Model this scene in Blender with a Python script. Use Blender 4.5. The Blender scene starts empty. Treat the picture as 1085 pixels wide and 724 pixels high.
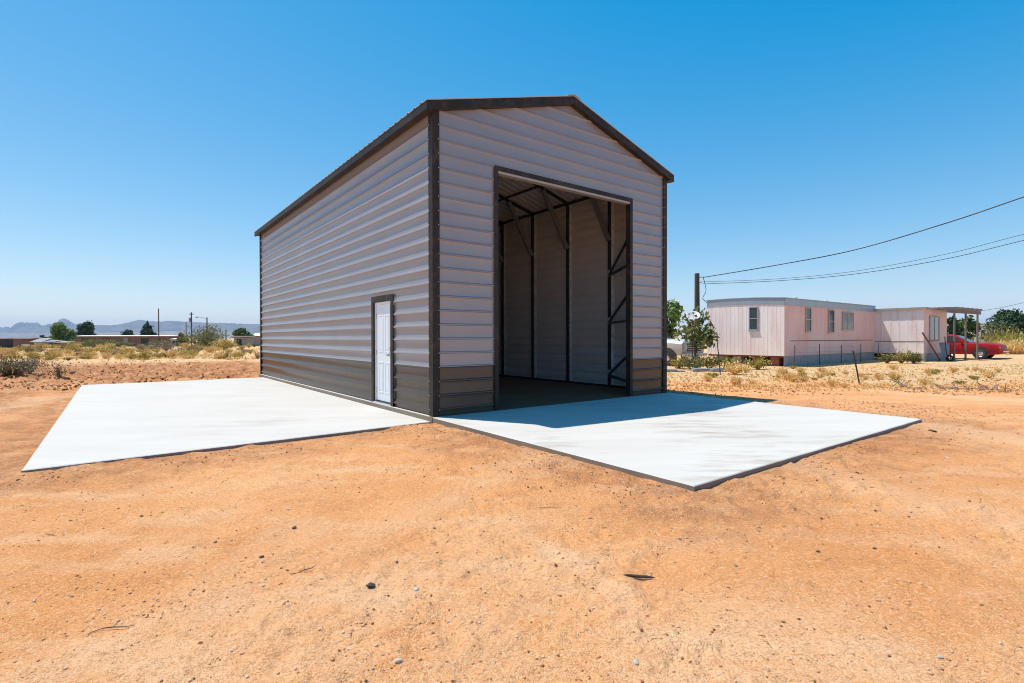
import bpy, math, random
import numpy as np
from mathutils import Vector, Matrix
random.seed(7); RNG = np.random.default_rng(7)
SC = bpy.context.scene
COL = SC.collection
R = math.radians

# ------------------------------------------------------------------ camera
F_PX, CX, PIT, ROL = 543.64, -27.55, -.0075, -.002
TH, X0, Y0, CAMH = .6239, -.8408, 8.202, 1.2593
CT, ST = math.cos(TH), math.sin(TH)
cp, sp, cr, sr = math.cos(PIT), math.sin(PIT), math.cos(ROL), math.sin(ROL)
FW = Vector((0, cp, sp)); UP0 = Vector((0, -sp, cp))
RT = Vector((cr, 0, 0)) + UP0 * sr; UP = Vector((-sr, 0, 0)) + UP0 * cr
cam_d = bpy.data.cameras.new('camera'); cam = bpy.data.objects.new('camera', cam_d); COL.objects.link(cam)
cam.matrix_world = Matrix(((RT.x, UP.x, -FW.x, 0), (RT.y, UP.y, -FW.y, 0), (RT.z, UP.z, -FW.z, CAMH), (0, 0, 0, 1)))
cam_d.sensor_width = 36; cam_d.lens = F_PX / 1085 * 36; cam_d.shift_x = -CX / 1085
cam_d.clip_start = .05; cam_d.clip_end = 30000
SC.camera = cam

def G(px, py, z=-.1):
    d = FW + RT * ((px - 542.5 - CX) / F_PX) - UP * ((py - 362) / F_PX)
    t = (z - CAMH) / d.z
    return Vector((0, 0, CAMH)) + d * t
def A(px, Y):                       # x at depth Y below a pixel column
    return (px - 515.) / F_PX * Y
def Zat(py, Y): return CAMH + (358. - py) / F_PX * Y
def LW(u, v, z=0., o=(X0, Y0)): return Vector((o[0] + CT * u - ST * v, o[1] + ST * u + CT * v, z))

# ------------------------------------------------------------------ object helpers
def link(o, parent=None):
    COL.objects.link(o)
    if parent is not None: o.parent = parent
    return o
def tag(o, label=None, cat=None, group=None, kind=None):
    if label: o['label'] = label
    if cat: o['category'] = cat
    if group: o['group'] = group
    if kind: o['kind'] = kind
    return o
def empty(name, loc, rz=0., label=None, cat=None, group=None, sc=1.):
    o = bpy.data.objects.new(name, None); COL.objects.link(o)
    o.location = loc; o.rotation_euler = (0, 0, rz); o.scale = (sc, sc, sc); o.empty_display_size = .2
    return tag(o, label, cat, group)
def copy_tree(o, parent=None, kids=None):
    kids = KIDS if kids is None else kids
    c = o.copy(); COL.objects.link(c)
    if parent is not None: c.parent = parent
    for ch in list(o.children): copy_tree(ch, c)
    return c
KIDS = {}

class MB:
    def __init__(s): s.v = []; s.f = []; s.m = []
    def add(s, vs, fs, m=0):
        b = len(s.v); s.v.extend([tuple(p) for p in vs]); s.f.extend([tuple(b + i for i in f) for f in fs]); s.m.extend([m] * len(fs)); return s
    def hexa(s, p, m=0):            # 8 points: bottom ring 0-3 ccw, top ring 4-7
        return s.add(p, [(3, 2, 1, 0), (4, 5, 6, 7), (0, 1, 5, 4), (1, 2, 6, 5), (2, 3, 7, 6), (3, 0, 4, 7)], m)
    def box(s, x0, x1, y0, y1, z0, z1, m=0):
        return s.hexa([(x0, y0, z0), (x1, y0, z0), (x1, y1, z0), (x0, y1, z0), (x0, y0, z1), (x1, y0, z1), (x1, y1, z1), (x0, y1, z1)], m)
    def bar(s, a, b, w, h, m=0, up=(0, 0, 1)):   # rectangular bar from a to b
        a, b = Vector(a), Vector(b); d = (b - a).normalized(); u = Vector(up)
        if abs(d.dot(u)) > .98: u = Vector((1, 0, 0))
        sx = d.cross(u).normalized() * (w / 2); uz = sx.cross(d).normalized() * (h / 2)
        p = [a - sx - uz, a + sx - uz, a + sx + uz, a - sx + uz]
        q = [x + (b - a) for x in p]
        return s.add(p + q, [(0, 3, 2, 1), (4, 5, 6, 7), (0, 1, 5, 4), (1, 2, 6, 5), (2, 3, 7, 6), (3, 0, 4, 7)][0:6], m)
    def tube(s, pts, r, n=8, m=0, caps=True):
        pts = [Vector(p) for p in pts]; k = len(pts)
        rs = r if isinstance(r, (list, tuple)) else [r] * k
        vs = []; fs = []; ref = Vector((0, 0, 1))
        for i, p in enumerate(pts):
            d = (pts[min(i + 1, k - 1)] - pts[max(i - 1, 0)]).normalized()
            u = d.cross(ref)
            if u.length < .05: u = d.cross(Vector((1, 0, 0)))
            u.normalize(); w = d.cross(u)
            for j in range(n):
                a = 2 * math.pi * j / n
                vs.append(p + (u * math.cos(a) + w * math.sin(a)) * rs[i])
        for i in range(k - 1):
            for j in range(n):
                j2 = (j + 1) % n
                fs.append((i * n + j, i * n + j2, (i + 1) * n + j2, (i + 1) * n + j))
        if caps: fs.append(tuple(range(n))[::-1]); fs.append(tuple(range((k - 1) * n, k * n)))
        return s.add(vs, fs, m)
    def lathe(s, c, prof, axis, n=20, m=0):      # prof: (r, t) along axis
        ax = Vector(axis).normalized(); u = ax.cross(Vector((0, 0, 1)))
        if u.length < .05: u = Vector((1, 0, 0))
        u.normalize(); w = ax.cross(u); c = Vector(c); vs = []; fs = []
        for r, t in prof:
            for j in range(n):
                a = 2 * math.pi * j / n; vs.append(c + ax * t + (u * math.cos(a) + w * math.sin(a)) * max(r, 1e-4))
        for i in range(len(prof) - 1):
            for j in range(n):
                j2 = (j + 1) % n; fs.append((i * n + j, i * n + j2, (i + 1) * n + j2, (i + 1) * n + j))
        return s.add(vs, fs, m)
    def build(s, name, mats, parent=None, smooth=None, bevel=0.):
        me = bpy.data.meshes.new(name); me.from_pydata(s.v, [], s.f)
        for m in (mats if isinstance(mats, (list, tuple)) else [mats]): me.materials.append(m)
        if any(s.m): me.polygons.foreach_set('material_index', s.m)
        if smooth is not None:
            me.polygons.foreach_set('use_smooth', [True] * len(me.polygons))
            me.set_sharp_from_angle(angle=R(smooth))
        me.update()
        o = link(bpy.data.objects.new(name, me), parent)
        if bevel:
            b = o.modifiers.new('bevel', 'BEVEL'); b.width = bevel; b.segments = 2; b.limit_method = 'ANGLE'; b.angle_limit = R(40)
        return o

def np_mesh(name, v, f, mats, parent=None, mi=None, smooth=False):
    """v (n,3) float, f (m,k) int array"""
    me = bpy.data.meshes.new(name); n, (m, k) = len(v), f.shape
    me.vertices.add(n); me.vertices.foreach_set('co', np.asarray(v, np.float32).ravel())
    me.loops.add(m * k); me.loops.foreach_set('vertex_index', f.astype(np.int32).ravel())
    me.polygons.add(m); me.polygons.foreach_set('loop_start', np.arange(m, dtype=np.int32) * k)
    for x in (mats if isinstance(mats, (list, tuple)) else [mats]): me.materials.append(x)
    if mi is not None: me.polygons.foreach_set('material_index', mi.astype(np.int32))
    if smooth: me.polygons.foreach_set('use_smooth', np.ones(m, bool))
    me.update(calc_edges=True); me.validate()
    return link(bpy.data.objects.new(name, me), parent)

# ------------------------------------------------------------------ noise (numpy)
def _h(i, j, s):
    n = (i.astype(np.int64) * 374761393 + j.astype(np.int64) * 668265263 + s * 974634777) & 0xFFFFFFFF
    n = ((n ^ (n >> 13)) * 1274126177) & 0xFFFFFFFF
    return ((n ^ (n >> 16)) & 0xFFFF) / 65535.0
def vnoise(x, y, s=0):
    i, j = np.floor(x), np.floor(y); fx, fy = x - i, y - j
    fx = fx * fx * fx * (fx * (fx * 6 - 15) + 10); fy = fy * fy * fy * (fy * (fy * 6 - 15) + 10)
    a, b, c, d = _h(i, j, s), _h(i + 1, j, s), _h(i, j + 1, s), _h(i + 1, j + 1, s)
    return (a + (b - a) * fx) * (1 - fy) + (c + (d - c) * fx) * fy
def fbm(x, y, oct=4, s=0):
    t = 0; w = .5; tot = 0
    for o in range(oct):
        t = t + w * vnoise(x * 2 ** o + o * 17.3, y * 2 ** o - o * 9.1, s + o); tot += w; w *= .5
    return t / tot
def smooth(a, b, x):
    t = np.clip((x - a) / (b - a), 0, 1); return t * t * (3 - 2 * t)

# ------------------------------------------------------------------ materials
def nmat(name):
    m = bpy.data.materials.new(name); m.use_nodes = True
    nt = m.node_tree; b = nt.nodes['Principled BSDF']; return m, nt, b
def N(nt, t, **kw):
    n = nt.nodes.new(t)
    for k, v in kw.items():
        if k in n.inputs: n.inputs[k].default_value = v
        else: setattr(n, k, v)
    return n
def c4(c): return (c[0], c[1], c[2], 1.)
def mixc(nt, fac, a, b, mode='MIX'):
    n = nt.nodes.new('ShaderNodeMix'); n.data_type = 'RGBA'; n.blend_type = mode; n.clamp_factor = True
    for sock, v in ((n.inputs[0], fac), (n.inputs[6], a), (n.inputs[7], b)):
        if hasattr(v, 'is_output'): nt.links.new(v, sock)
        elif isinstance(v, (int, float)): sock.default_value = v
        else: sock.default_value = c4(v)
    return n.outputs[2]
def mathn(nt, op, a, b=None, c=None):
    n = nt.nodes.new('ShaderNodeMath'); n.operation = op
    for i, v in enumerate((a, b, c)):
        if v is None: continue
        if hasattr(v, 'is_output'): nt.links.new(v, n.inputs[i])
        else: n.inputs[i].default_value = v
    return n.outputs[0]
def ramp(nt, fac, lo, hi):
    n = nt.nodes.new('ShaderNodeMapRange'); n.inputs['From Min'].default_value = lo; n.inputs['From Max'].default_value = hi
    nt.links.new(fac, n.inputs['Value']); return n.outputs[0]
def coords(nt, scale=(1, 1, 1)):
    tc = nt.nodes.new('ShaderNodeTexCoord'); mp = nt.nodes.new('ShaderNodeMapping'); mp.inputs['Scale'].default_value = scale
    nt.links.new(tc.outputs['Object'], mp.inputs['Vector']); return mp.outputs[0]
def noise(nt, vec, scale, detail=4, rough=.55):
    n = nt.nodes.new('ShaderNodeTexNoise'); n.inputs['Scale'].default_value = scale; n.inputs['Detail'].default_value = detail; n.inputs['Roughness'].default_value = rough
    nt.links.new(vec, n.inputs['Vector']); return n.outputs[0]
def bump(nt, b, h, dist, strength=1.):
    n = nt.nodes.new('ShaderNodeBump'); n.inputs['Distance'].default_value = dist; n.inputs['Strength'].default_value = strength
    nt.links.new(h, n.inputs['Height']); nt.links.new(n.outputs[0], b.inputs['Normal']); return n
def paint(name, col, rough=.4, metal=0., var=.12, scale=3., stretch=(1, 1, 1), dirt=None, dirt_amt=.3, bmp=0., spec=.5):
    m, nt, b = nmat(name); v = coords(nt, stretch)
    n1 = noise(nt, v, scale, 5, .6); n2 = noise(nt, v, scale * 7, 3)
    c = mixc(nt, ramp(nt, n1, .3, .7), [x * (1 - var) for x in col], [min(1, x * (1 + var)) for x in col])
    if dirt is not None:
        c = mixc(nt, mathn(nt, 'MULTIPLY', ramp(nt, mathn(nt, 'MULTIPLY', n1, n2), .22, .42), dirt_amt), c, dirt)
    nt.links.new(c, b.inputs['Base Color'])
    rr = mathn(nt, 'ADD', mathn(nt, 'MULTIPLY', n2, .16), rough - .08); nt.links.new(rr, b.inputs['Roughness'])
    b.inputs['Metallic'].default_value = metal; b.inputs['Specular IOR Level'].default_value = spec
    if bmp: bump(nt, b, n2, bmp)
    return m
def leafmat(name, cols, rough=.6, trans=.25):
    m, nt, b = nmat(name); g = nt.nodes.new('ShaderNodeNewGeometry')
    r = nt.nodes.new('ShaderNodeValToRGB'); el = r.color_ramp.elements
    el[0].position = 0; el[0].color = c4(cols[0]); el[1].position = 1; el[1].color = c4(cols[-1])
    for i, c in enumerate(cols[1:-1]): e = el.new((i + 1) / (len(cols) - 1)); e.color = c4(c)
    nt.links.new(g.outputs['Random Per Island'], r.inputs[0]); nt.links.new(r.outputs[0], b.inputs['Base Color'])
    b.inputs['Roughness'].default_value = rough
    t = nt.nodes.new('ShaderNodeBsdfTranslucent'); nt.links.new(r.outputs[0], t.inputs[0])
    mx = nt.nodes.new('ShaderNodeMixShader'); mx.inputs[0].default_value = trans
    nt.links.new(b.outputs[0], mx.inputs[1]); nt.links.new(t.outputs[0], mx.inputs[2]); nt.links.new(mx.outputs[0], nt.nodes['Material Output'].inputs[0])
    return m

M = {}
M['strip'] = paint('pale_wall_strip', (.82, .82, .82), .45, .0, .3, 5., (1, 1, 2))
M['primer'] = paint('panel_back_primer', (.58, .53, .50), .5, 0, .06, 1.2, (1, 1, 3))
M['panel'] = paint('pewter_panel', (.345, .30, .30), .35, .32, .05, .8, (1, 1, 3), dirt=(.40, .31, .24), dirt_amt=.16)
M['wains'] = paint('bronze_panel', (.098, .064, .043), .30, .25, .04, .8, (1, 1, 2), dirt=(.22, .14, .09), dirt_amt=.07)
M['trim'] = paint('bronze_trim', (.032, .024, .019), .5, .0, .08, 2., spec=.2, dirt=(.2, .13, .085), dirt_amt=.25)
M['roof'] = paint('roof_panel', (.50, .46, .43), .4, .0, .05, 1.)
M['galv'] = paint('galvanised_steel', (.24, .235, .235), .45, .3, .18, 9.)
M['steel'] = paint('dark_steel_tube', (.050, .048, .048), .45, .5, .15, 6.)
M['bracket'] = paint('bright_zinc', (.62, .64, .66), .4, .5, .1, 8.)
M['screw'] = paint('screw_head', (.55, .52, .50), .4, .3, .1, 20.)
M['door'] = paint('white_door_paint', (.80, .81, .82), .38, 0, .02, 2.)
M['lip'] = paint('pale_lip', (.42, .36, .30), .4, .2, .05, 3.)
M['brass'] = paint('satin_nickel', (.55, .53, .50), .3, .9, .05, 8.)
M['rubber'] = paint('tyre_rubber', (.022, .022, .022), .8, 0, .2, 9.)
M['chrome'] = paint('chrome', (.65, .65, .66), .22, .9, .05, 9.)
M['red'] = paint('red_car_paint', (.34, .008, .012), .42, 0, .06, 2., dirt=(.3, .1, .07), dirt_amt=.05, spec=.25)
M['whitecar'] = paint('white_car_paint', (.55, .55, .56), .35, 0, .05, 2., dirt=(.45, .36, .28), dirt_amt=.35)
M['blacktrim'] = paint('black_plastic', (.03, .03, .032), .5, 0, .2, 6.)
M['wood'] = paint('weathered_wood', (.19, .15, .13), .8, 0, .25, 5., (6, 6, .6), bmp=.003)
M['polewood'] = paint('dark_pole_wood', (.085, .065, .052), .85, 0, .3, 6., (8, 8, .5), bmp=.004)
M['bark'] = paint('bark', (.11, .075, .052), .9, 0, .35, 9., bmp=.01)
M['twig'] = paint('dead_twig', (.34, .245, .17), .9, 0, .3, 14.)
M['darktwig'] = paint('dark_bark_stick', (.06, .042, .036), .9, 0, .35, 30., bmp=.003)
M['tpost'] = paint('green_black_steel', (.055, .06, .045), .6, .2, .3, 10.)
M['rust'] = paint('rusty_steel', (.22, .075, .045), .8, .2, .3, 9.)
M['wire'] = paint('black_cable', (.03, .03, .03), .6, 0, .1, 5.)
M['brick'] = paint('red_brick', (.30, .12, .085), .9, 0, .35, 12., bmp=.004)
M['block'] = paint('grey_block', (.34, .32, .30), .9, 0, .2, 10., bmp=.004)
M['dish'] = paint('pale_dish', (.52, .50, .48), .5, 0, .05, 4.)
M['farbrown'] = paint('far_brown_wall', (.17, .10, .075), .85, 0, .25, .6)
M['fargrey'] = paint('far_grey_wall', (.27, .26, .26), .8, 0, .2, .6)
M['fartan'] = paint('far_tan_wall', (.48, .38, .30), .85, 0, .15, .6)
M['farwhite'] = paint('far_white_roof', (.70, .68, .62), .6, 0, .05, .4)
M['fardark'] = paint('far_dark_opening', (.03, .028, .03), .8, 0, .2, .8)
M['stone_dark'] = paint('dark_stone', (.07, .055, .05), .8, 0, .3, 40., bmp=.003)
M['stone_pale'] = paint('pale_stone', (.66, .58, .50), .8, 0, .2, 40., bmp=.003)
M['stone_mid'] = paint('ochre_stone', (.36, .24, .16), .85, 0, .3, 30., bmp=.004)
M['board'] = paint('grey_board', (.30, .29, .29), .85, 0, .25, 6., (1, 8, 8))
M['skirt'] = paint('grey_skirt', (.34, .315, .325), .6, .0, .14, 1.5, (1, 1, 4), dirt=(.42, .28, .2), dirt_amt=.4)
M['band'] = paint('roof_band', (.36, .40, .45), .45, .4, .08, 2.)
M['tar'] = paint('tarred_edge', (.10, .085, .08), .9, 0, .5, 3.)
M['bluejunk'] = paint('faded_blue_plastic', (.16, .2, .28), .6, 0, .2, 4.)

def glassmat(name, col=(.02, .025, .03)):
    m, nt, b = nmat(name); v = coords(nt); n1 = noise(nt, v, 2., 3)
    nt.links.new(mixc(nt, n1, col, [x * 2.2 for x in col]), b.inputs['Base Color'])
    b.inputs['Roughness'].default_value = .06; b.inputs['Specular IOR Level'].default_value = .6; return m
M['glass'] = glassmat('window_glass')
M['carglass'] = glassmat('car_glass', (.03, .03, .035))
M['curtain'] = paint('pale_curtain_glass', (.24, .26, .27), .15, 0, .2, 4., (5, 5, .5))
M['lampglass'] = paint('headlight_glass', (.45, .45, .47), .1, .3, .2, 10.)
M['amber'] = paint('amber_lens', (.6, .2, .03), .2, 0, .1, 10.)

def siding(name, col, col2, sd):                # faded pink and white aluminium siding
    m, nt, b = nmat(name); v = coords(nt, (1, 1, .12)); w = coords(nt)
    n1 = noise(nt, v, 3.2, 5, .65); n2 = noise(nt, w, .55, 4); n3 = noise(nt, w, 18., 4)
    c = mixc(nt, ramp(nt, n1, .38, .62), col, col2)
    c = mixc(nt, mathn(nt, 'MULTIPLY', ramp(nt, n2, .42, .62), .45), c, (.80, .62, .57))
    c = mixc(nt, mathn(nt, 'MULTIPLY', ramp(nt, mathn(nt, 'MULTIPLY', n1, n3), .3, .42), .35), c, (.45, .27, .2))
    nt.links.new(c, b.inputs['Base Color']); b.inputs['Roughness'].default_value = .55
    return m
M['siding'] = siding('pink_siding', (.74, .39, .33), (.72, .51, .49), 0)
M['siding_sunlit'] = siding('sunlit_pink_siding', (.88, .83, .80), (.84, .71, .67), 1)  # end walls coloured whiter to stand for sun on the pink siding

def concrete(name, base, alt, stain, stain_amt, sc=1., brown=None):
    m, nt, b = nmat(name); v = coords(nt); vs = coords(nt, (.28, 1.2, 1.))
    n1 = noise(nt, vs, 1.1 * sc, 6, .6); n2 = noise(nt, v, 60., 4, .6); n3 = noise(nt, vs, 3.5 * sc, 6, .7); n4 = noise(nt, v, .45, 3)
    c = mixc(nt, ramp(nt, n1, .32, .68), base, alt)
    c = mixc(nt, mathn(nt, 'MULTIPLY', ramp(nt, mathn(nt, 'MULTIPLY', n3, n4), .27, .42), stain_amt), c, stain)
    c = mixc(nt, mathn(nt, 'MULTIPLY', ramp(nt, n2, .3, .7), .12), c, [x * .72 for x in base])
    nt.links.new(c, b.inputs['Base Color']); b.inputs['Roughness'].default_value = .82; b.inputs['Specular IOR Level'].default_value = .3
    vb = coords(nt, (2., 260., 1.)); nb = noise(nt, vb, 1., 2)
    bump(nt, b, mathn(nt, 'ADD', mathn(nt, 'MULTIPLY', n2, 1.), mathn(nt, 'MULTIPLY', nb, .6)), .0025)
    return m
M['slab1'] = concrete('fresh_concrete', (.565, .53, .485), (.52, .485, .44), (.43, .38, .33), .65)
M['slab2'] = concrete('swept_concrete', (.59, .555, .505), (.52, .48, .43), (.33, .265, .21), .85)
M['slabedge'] = concrete('dark_brown_edge', (.30, .25, .20), (.23, .18, .14), (.34, .2, .1), .8)  # slab sides, darker and browner than the tops
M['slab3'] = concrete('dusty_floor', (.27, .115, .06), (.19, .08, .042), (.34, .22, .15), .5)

# ------------------------------------------------------------------ world, sun
sun_loc = Vector((-1.05, 1.77, 4.96))           # towards the sun, in the building's axes
sd = Vector((CT * sun_loc.x - ST * sun_loc.y, ST * sun_loc.x + CT * sun_loc.y, sun_loc.z)).normalized()
el = math.asin(sd.z); az = math.atan2(sd.x, sd.y)
w = bpy.data.worlds.new('World'); SC.world = w; w.use_nodes = True; nt = w.node_tree
sky = nt.nodes.new('ShaderNodeTexSky'); sky.sky_type = 'NISHITA'; sky.sun_disc = False
sky.sun_elevation = el; sky.sun_rotation = az; sky.altitude = 900; sky.air_density = 1.0; sky.dust_density = .25; sky.ozone_density = 2.2
sepc = nt.nodes.new('ShaderNodeSeparateColor'); nt.links.new(sky.outputs[0], sepc.inputs[0]); comb = nt.nodes.new('ShaderNodeCombineColor')
SKS, EXPO = .13, .25
KQ = SKS * 2 ** EXPO                              # deeper, cleaner blue than the default air: thin dry desert sky
r_ = mathn(nt, 'MAXIMUM', mathn(nt, 'MULTIPLY', mathn(nt, 'SUBTRACT', sepc.outputs[0], .152 / .1358), .1358 * 1.5 / KQ), .004 / KQ)
g_ = mathn(nt, 'MULTIPLY', mathn(nt, 'POWER', mathn(nt, 'MULTIPLY', sepc.outputs[1], .1358), .9), 1.06 / KQ)
b_ = mathn(nt, 'MULTIPLY', mathn(nt, 'POWER', mathn(nt, 'MULTIPLY', sepc.outputs[2], .1358), .5), 1.03 / KQ)
for i, q in enumerate((r_, g_, b_)): nt.links.new(q, comb.inputs[i])
nt.links.new(comb.outputs[0], nt.nodes['Background'].inputs[0]); nt.nodes['Background'].inputs[1].default_value = SKS
sl = bpy.data.lights.new('sun', 'SUN'); sl.energy = 4.9; sl.angle = R(.5); sl.color = (1., .955, .88)
so = link(bpy.data.objects.new('sun', sl)); so.location = (0, 0, 40); so.rotation_euler = sd.to_track_quat('Z', 'Y').to_euler()
SC.view_settings.view_transform = 'Standard'; SC.view_settings.look = 'None'; SC.view_settings.exposure = EXPO; SC.view_settings.gamma = 1
try: SC.view_settings.use_curve_mapping = False
except Exception: pass
SC.render.engine = 'CYCLES'
SC.cycles.use_denoising = True; SC.cycles.filter_width = 1.0
try: SC.cycles.denoising_input_passes = 'RGB_ALBEDO_NORMAL'; SC.cycles.denoising_prefilter = 'ACCURATE'
except Exception: pass
try: SC.cycles.denoiser = 'OPENIMAGEDENOISE'
except Exception: pass
SC.cycles.max_bounces = 10; SC.cycles.diffuse_bounces = 7; SC.cycles.transparent_max_bounces = 12; SC.cycles.volume_bounces = 0
SC.cycles.caustics_reflective = False; SC.cycles.caustics_refractive = False; SC.cycles.sample_clamp_indirect = 8

# ------------------------------------------------------------------ ground
W_, D_ = 6.1, 12.08
FZ = -.028; SZ = -.072
FS = [(-.055, -4.6), (6.12, -4.62)]             # front apron: outer corners in building axes
SS_U = -4.93; SS_V0 = .02; SS_V1 = 11.5
def ground_h(x, y, detail=True):
    dx, dy = x - X0, y - Y0
    u = CT * dx + ST * dy; v = -ST * dx + CT * dy
    r = np.hypot(x, y)
    h = -.072 + 0 * x
    left = smooth(.5, -3.5, u) * smooth(-1., 6, v + 3)
    h = h - .062 * left
    h = h - .03 * smooth(8, 20, r)
    h = h + (fbm(x * .55, y * .55, 3, 3) - .5) * .045 * smooth(.0, 1.2, r)
    if detail:
        near = smooth(30, 6, r)
        h = h + (fbm(x * 3.1, y * 3.1, 4, 11) - .5) * .034 * near
        q = fbm(x * 1.3 + 4, y * 1.3, 3, 21)
        h = h + (fbm(x * 13., y * 13., 3, 31) - .5) * (.012 + .034 * smooth(.46, .66, q)) * near
    # churned strip behind the side apron and along the left
    px = np.where(y > .5, 515 + F_PX * x / np.maximum(y, .5), -1e4)
    churn = smooth(13, 18, y) * smooth(34, 26, y) * smooth(330, 250, px) * smooth(11.6, 12.6, v + .0) 
    lf = smooth(-5.1, -6.2, u) * smooth(7, 11, y) * smooth(30, 22, y)
    ch = np.maximum(churn, lf * .7)
    rid = np.abs(fbm(u * .9, v * 2.2, 4, 41) - .5) * 2
    h = h + ch * ((fbm(u * 1.3, v * 2.3, 4, 43) - .42) * .34 + (rid - .2) * .16 + (fbm(u * 5, v * 5, 3, 44) - .5) * .26)
    fld = smooth(24, 34, y)
    h = h + fld * (fbm(x * .8, y * .8, 4, 51) - .5) * .28 * smooth(300, 60, r)
    lo = smooth(90, 150, r)
    h = h * (1 - lo) + lo * (-1. + (fbm(x * .02, y * .02, 3, 61) - .5) * .5)
    # loose soil along the slab edges
    def rect_d(u0, u1, v0, v1):
        ddx = np.maximum(np.maximum(u0 - u, u - u1), 0); ddy = np.maximum(np.maximum(v0 - v, v - v1), 0)
        return np.hypot(ddx, ddy)
    d1 = rect_d(-.05, 6.1, -4.6, 0); d2 = rect_d(SS_U, -.06, 0, SS_V1); d3 = rect_d(-.06, 6.15, -.05, D_ + .05)
    dm = np.minimum(np.minimum(d1, d2), d3)
    h = h + smooth(.75, .05, dm) * (fbm(u * 3.3, v * 3.3, 4, 71) - .47) * .07 * smooth(-.01, .10, dm) + smooth(1.6, .2, dm) * (fbm(u * 11, v * 11, 3, 72) - .5) * .05 * smooth(.0, .15, dm)
    lip = fbm(u * 1.7, v * 1.7, 3, 77)
    h = np.minimum(h, SZ - .045 + .062 * smooth(.44, .74, lip) + np.maximum(d2 - .12, 0) * .12)
    h = np.where(d1 < 1, np.minimum(h, FZ - .034 + .048 * smooth(.44, .74, lip) + np.maximum(d1 - .1, 0) * .15), h)
    h = np.where(d2 <= .02, np.minimum(h, SZ - .035), h); h = np.where((d1 <= .02) | (d3 <= .02), np.minimum(h, -.075), h)
    # zones for the soil colour
    straw = np.maximum(smooth(26, 31, y + (fbm(x * .15, y * .15, 3, 81) - .5) * 9) * smooth(420, 360, px),
                       smooth(15.0, 17.5, y + (fbm(x * .4, y * .4, 3, 82) - .5) * 5 + .12 * (x - 6)) * smooth(640, 700, px))
    straw = np.maximum(straw, smooth(32, 40, r))
    dist = np.maximum(.66 * smooth(1.5, .1, dm + (fbm(u * 1.2, v * 1.2, 3, 91) - .5) * 1.2), ch)
    return h, straw, dist

def seg_d(x, y, a, b):
    ax, ay = a; bx, by = b; vx, vy = bx - ax, by - ay; t = np.clip(((x - ax) * vx + (y - ay) * vy) / (vx * vx + vy * vy), 0, 1)
    return np.hypot(x - ax - t * vx, y - ay - t * vy)
rr = np.concatenate([np.linspace(.25, 1.2, 24)[:-1], 1.2 * np.exp(np.arange(0, math.log(30 / 1.2), .0072)), 30 * np.exp(np.arange(0, math.log(9200 / 30), .035)), [9200.]])
aa = np.concatenate([np.linspace(R(33), R(150), 620), np.linspace(R(150), R(393), 140)[1:-1]])
NR, NA = len(rr), len(aa)
RR, AA = np.meshgrid(rr, aa, indexing='ij'); gx, gy = (RR * np.cos(AA)).ravel(), (RR * np.sin(AA)).ravel()
gh, gs, gd = ground_h(gx, gy)
gv = np.column_stack([gx, gy, gh]); gv = np.vstack([gv, [[0, 0, -.08]]])
ii, jj = np.meshgrid(np.arange(NR - 1), np.arange(NA), indexing='ij'); j2 = (jj + 1) % NA
gf = np.stack([ii * NA + jj, (ii + 1) * NA + jj, (ii + 1) * NA + j2, ii * NA + j2], -1).reshape(-1, 4)

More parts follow.
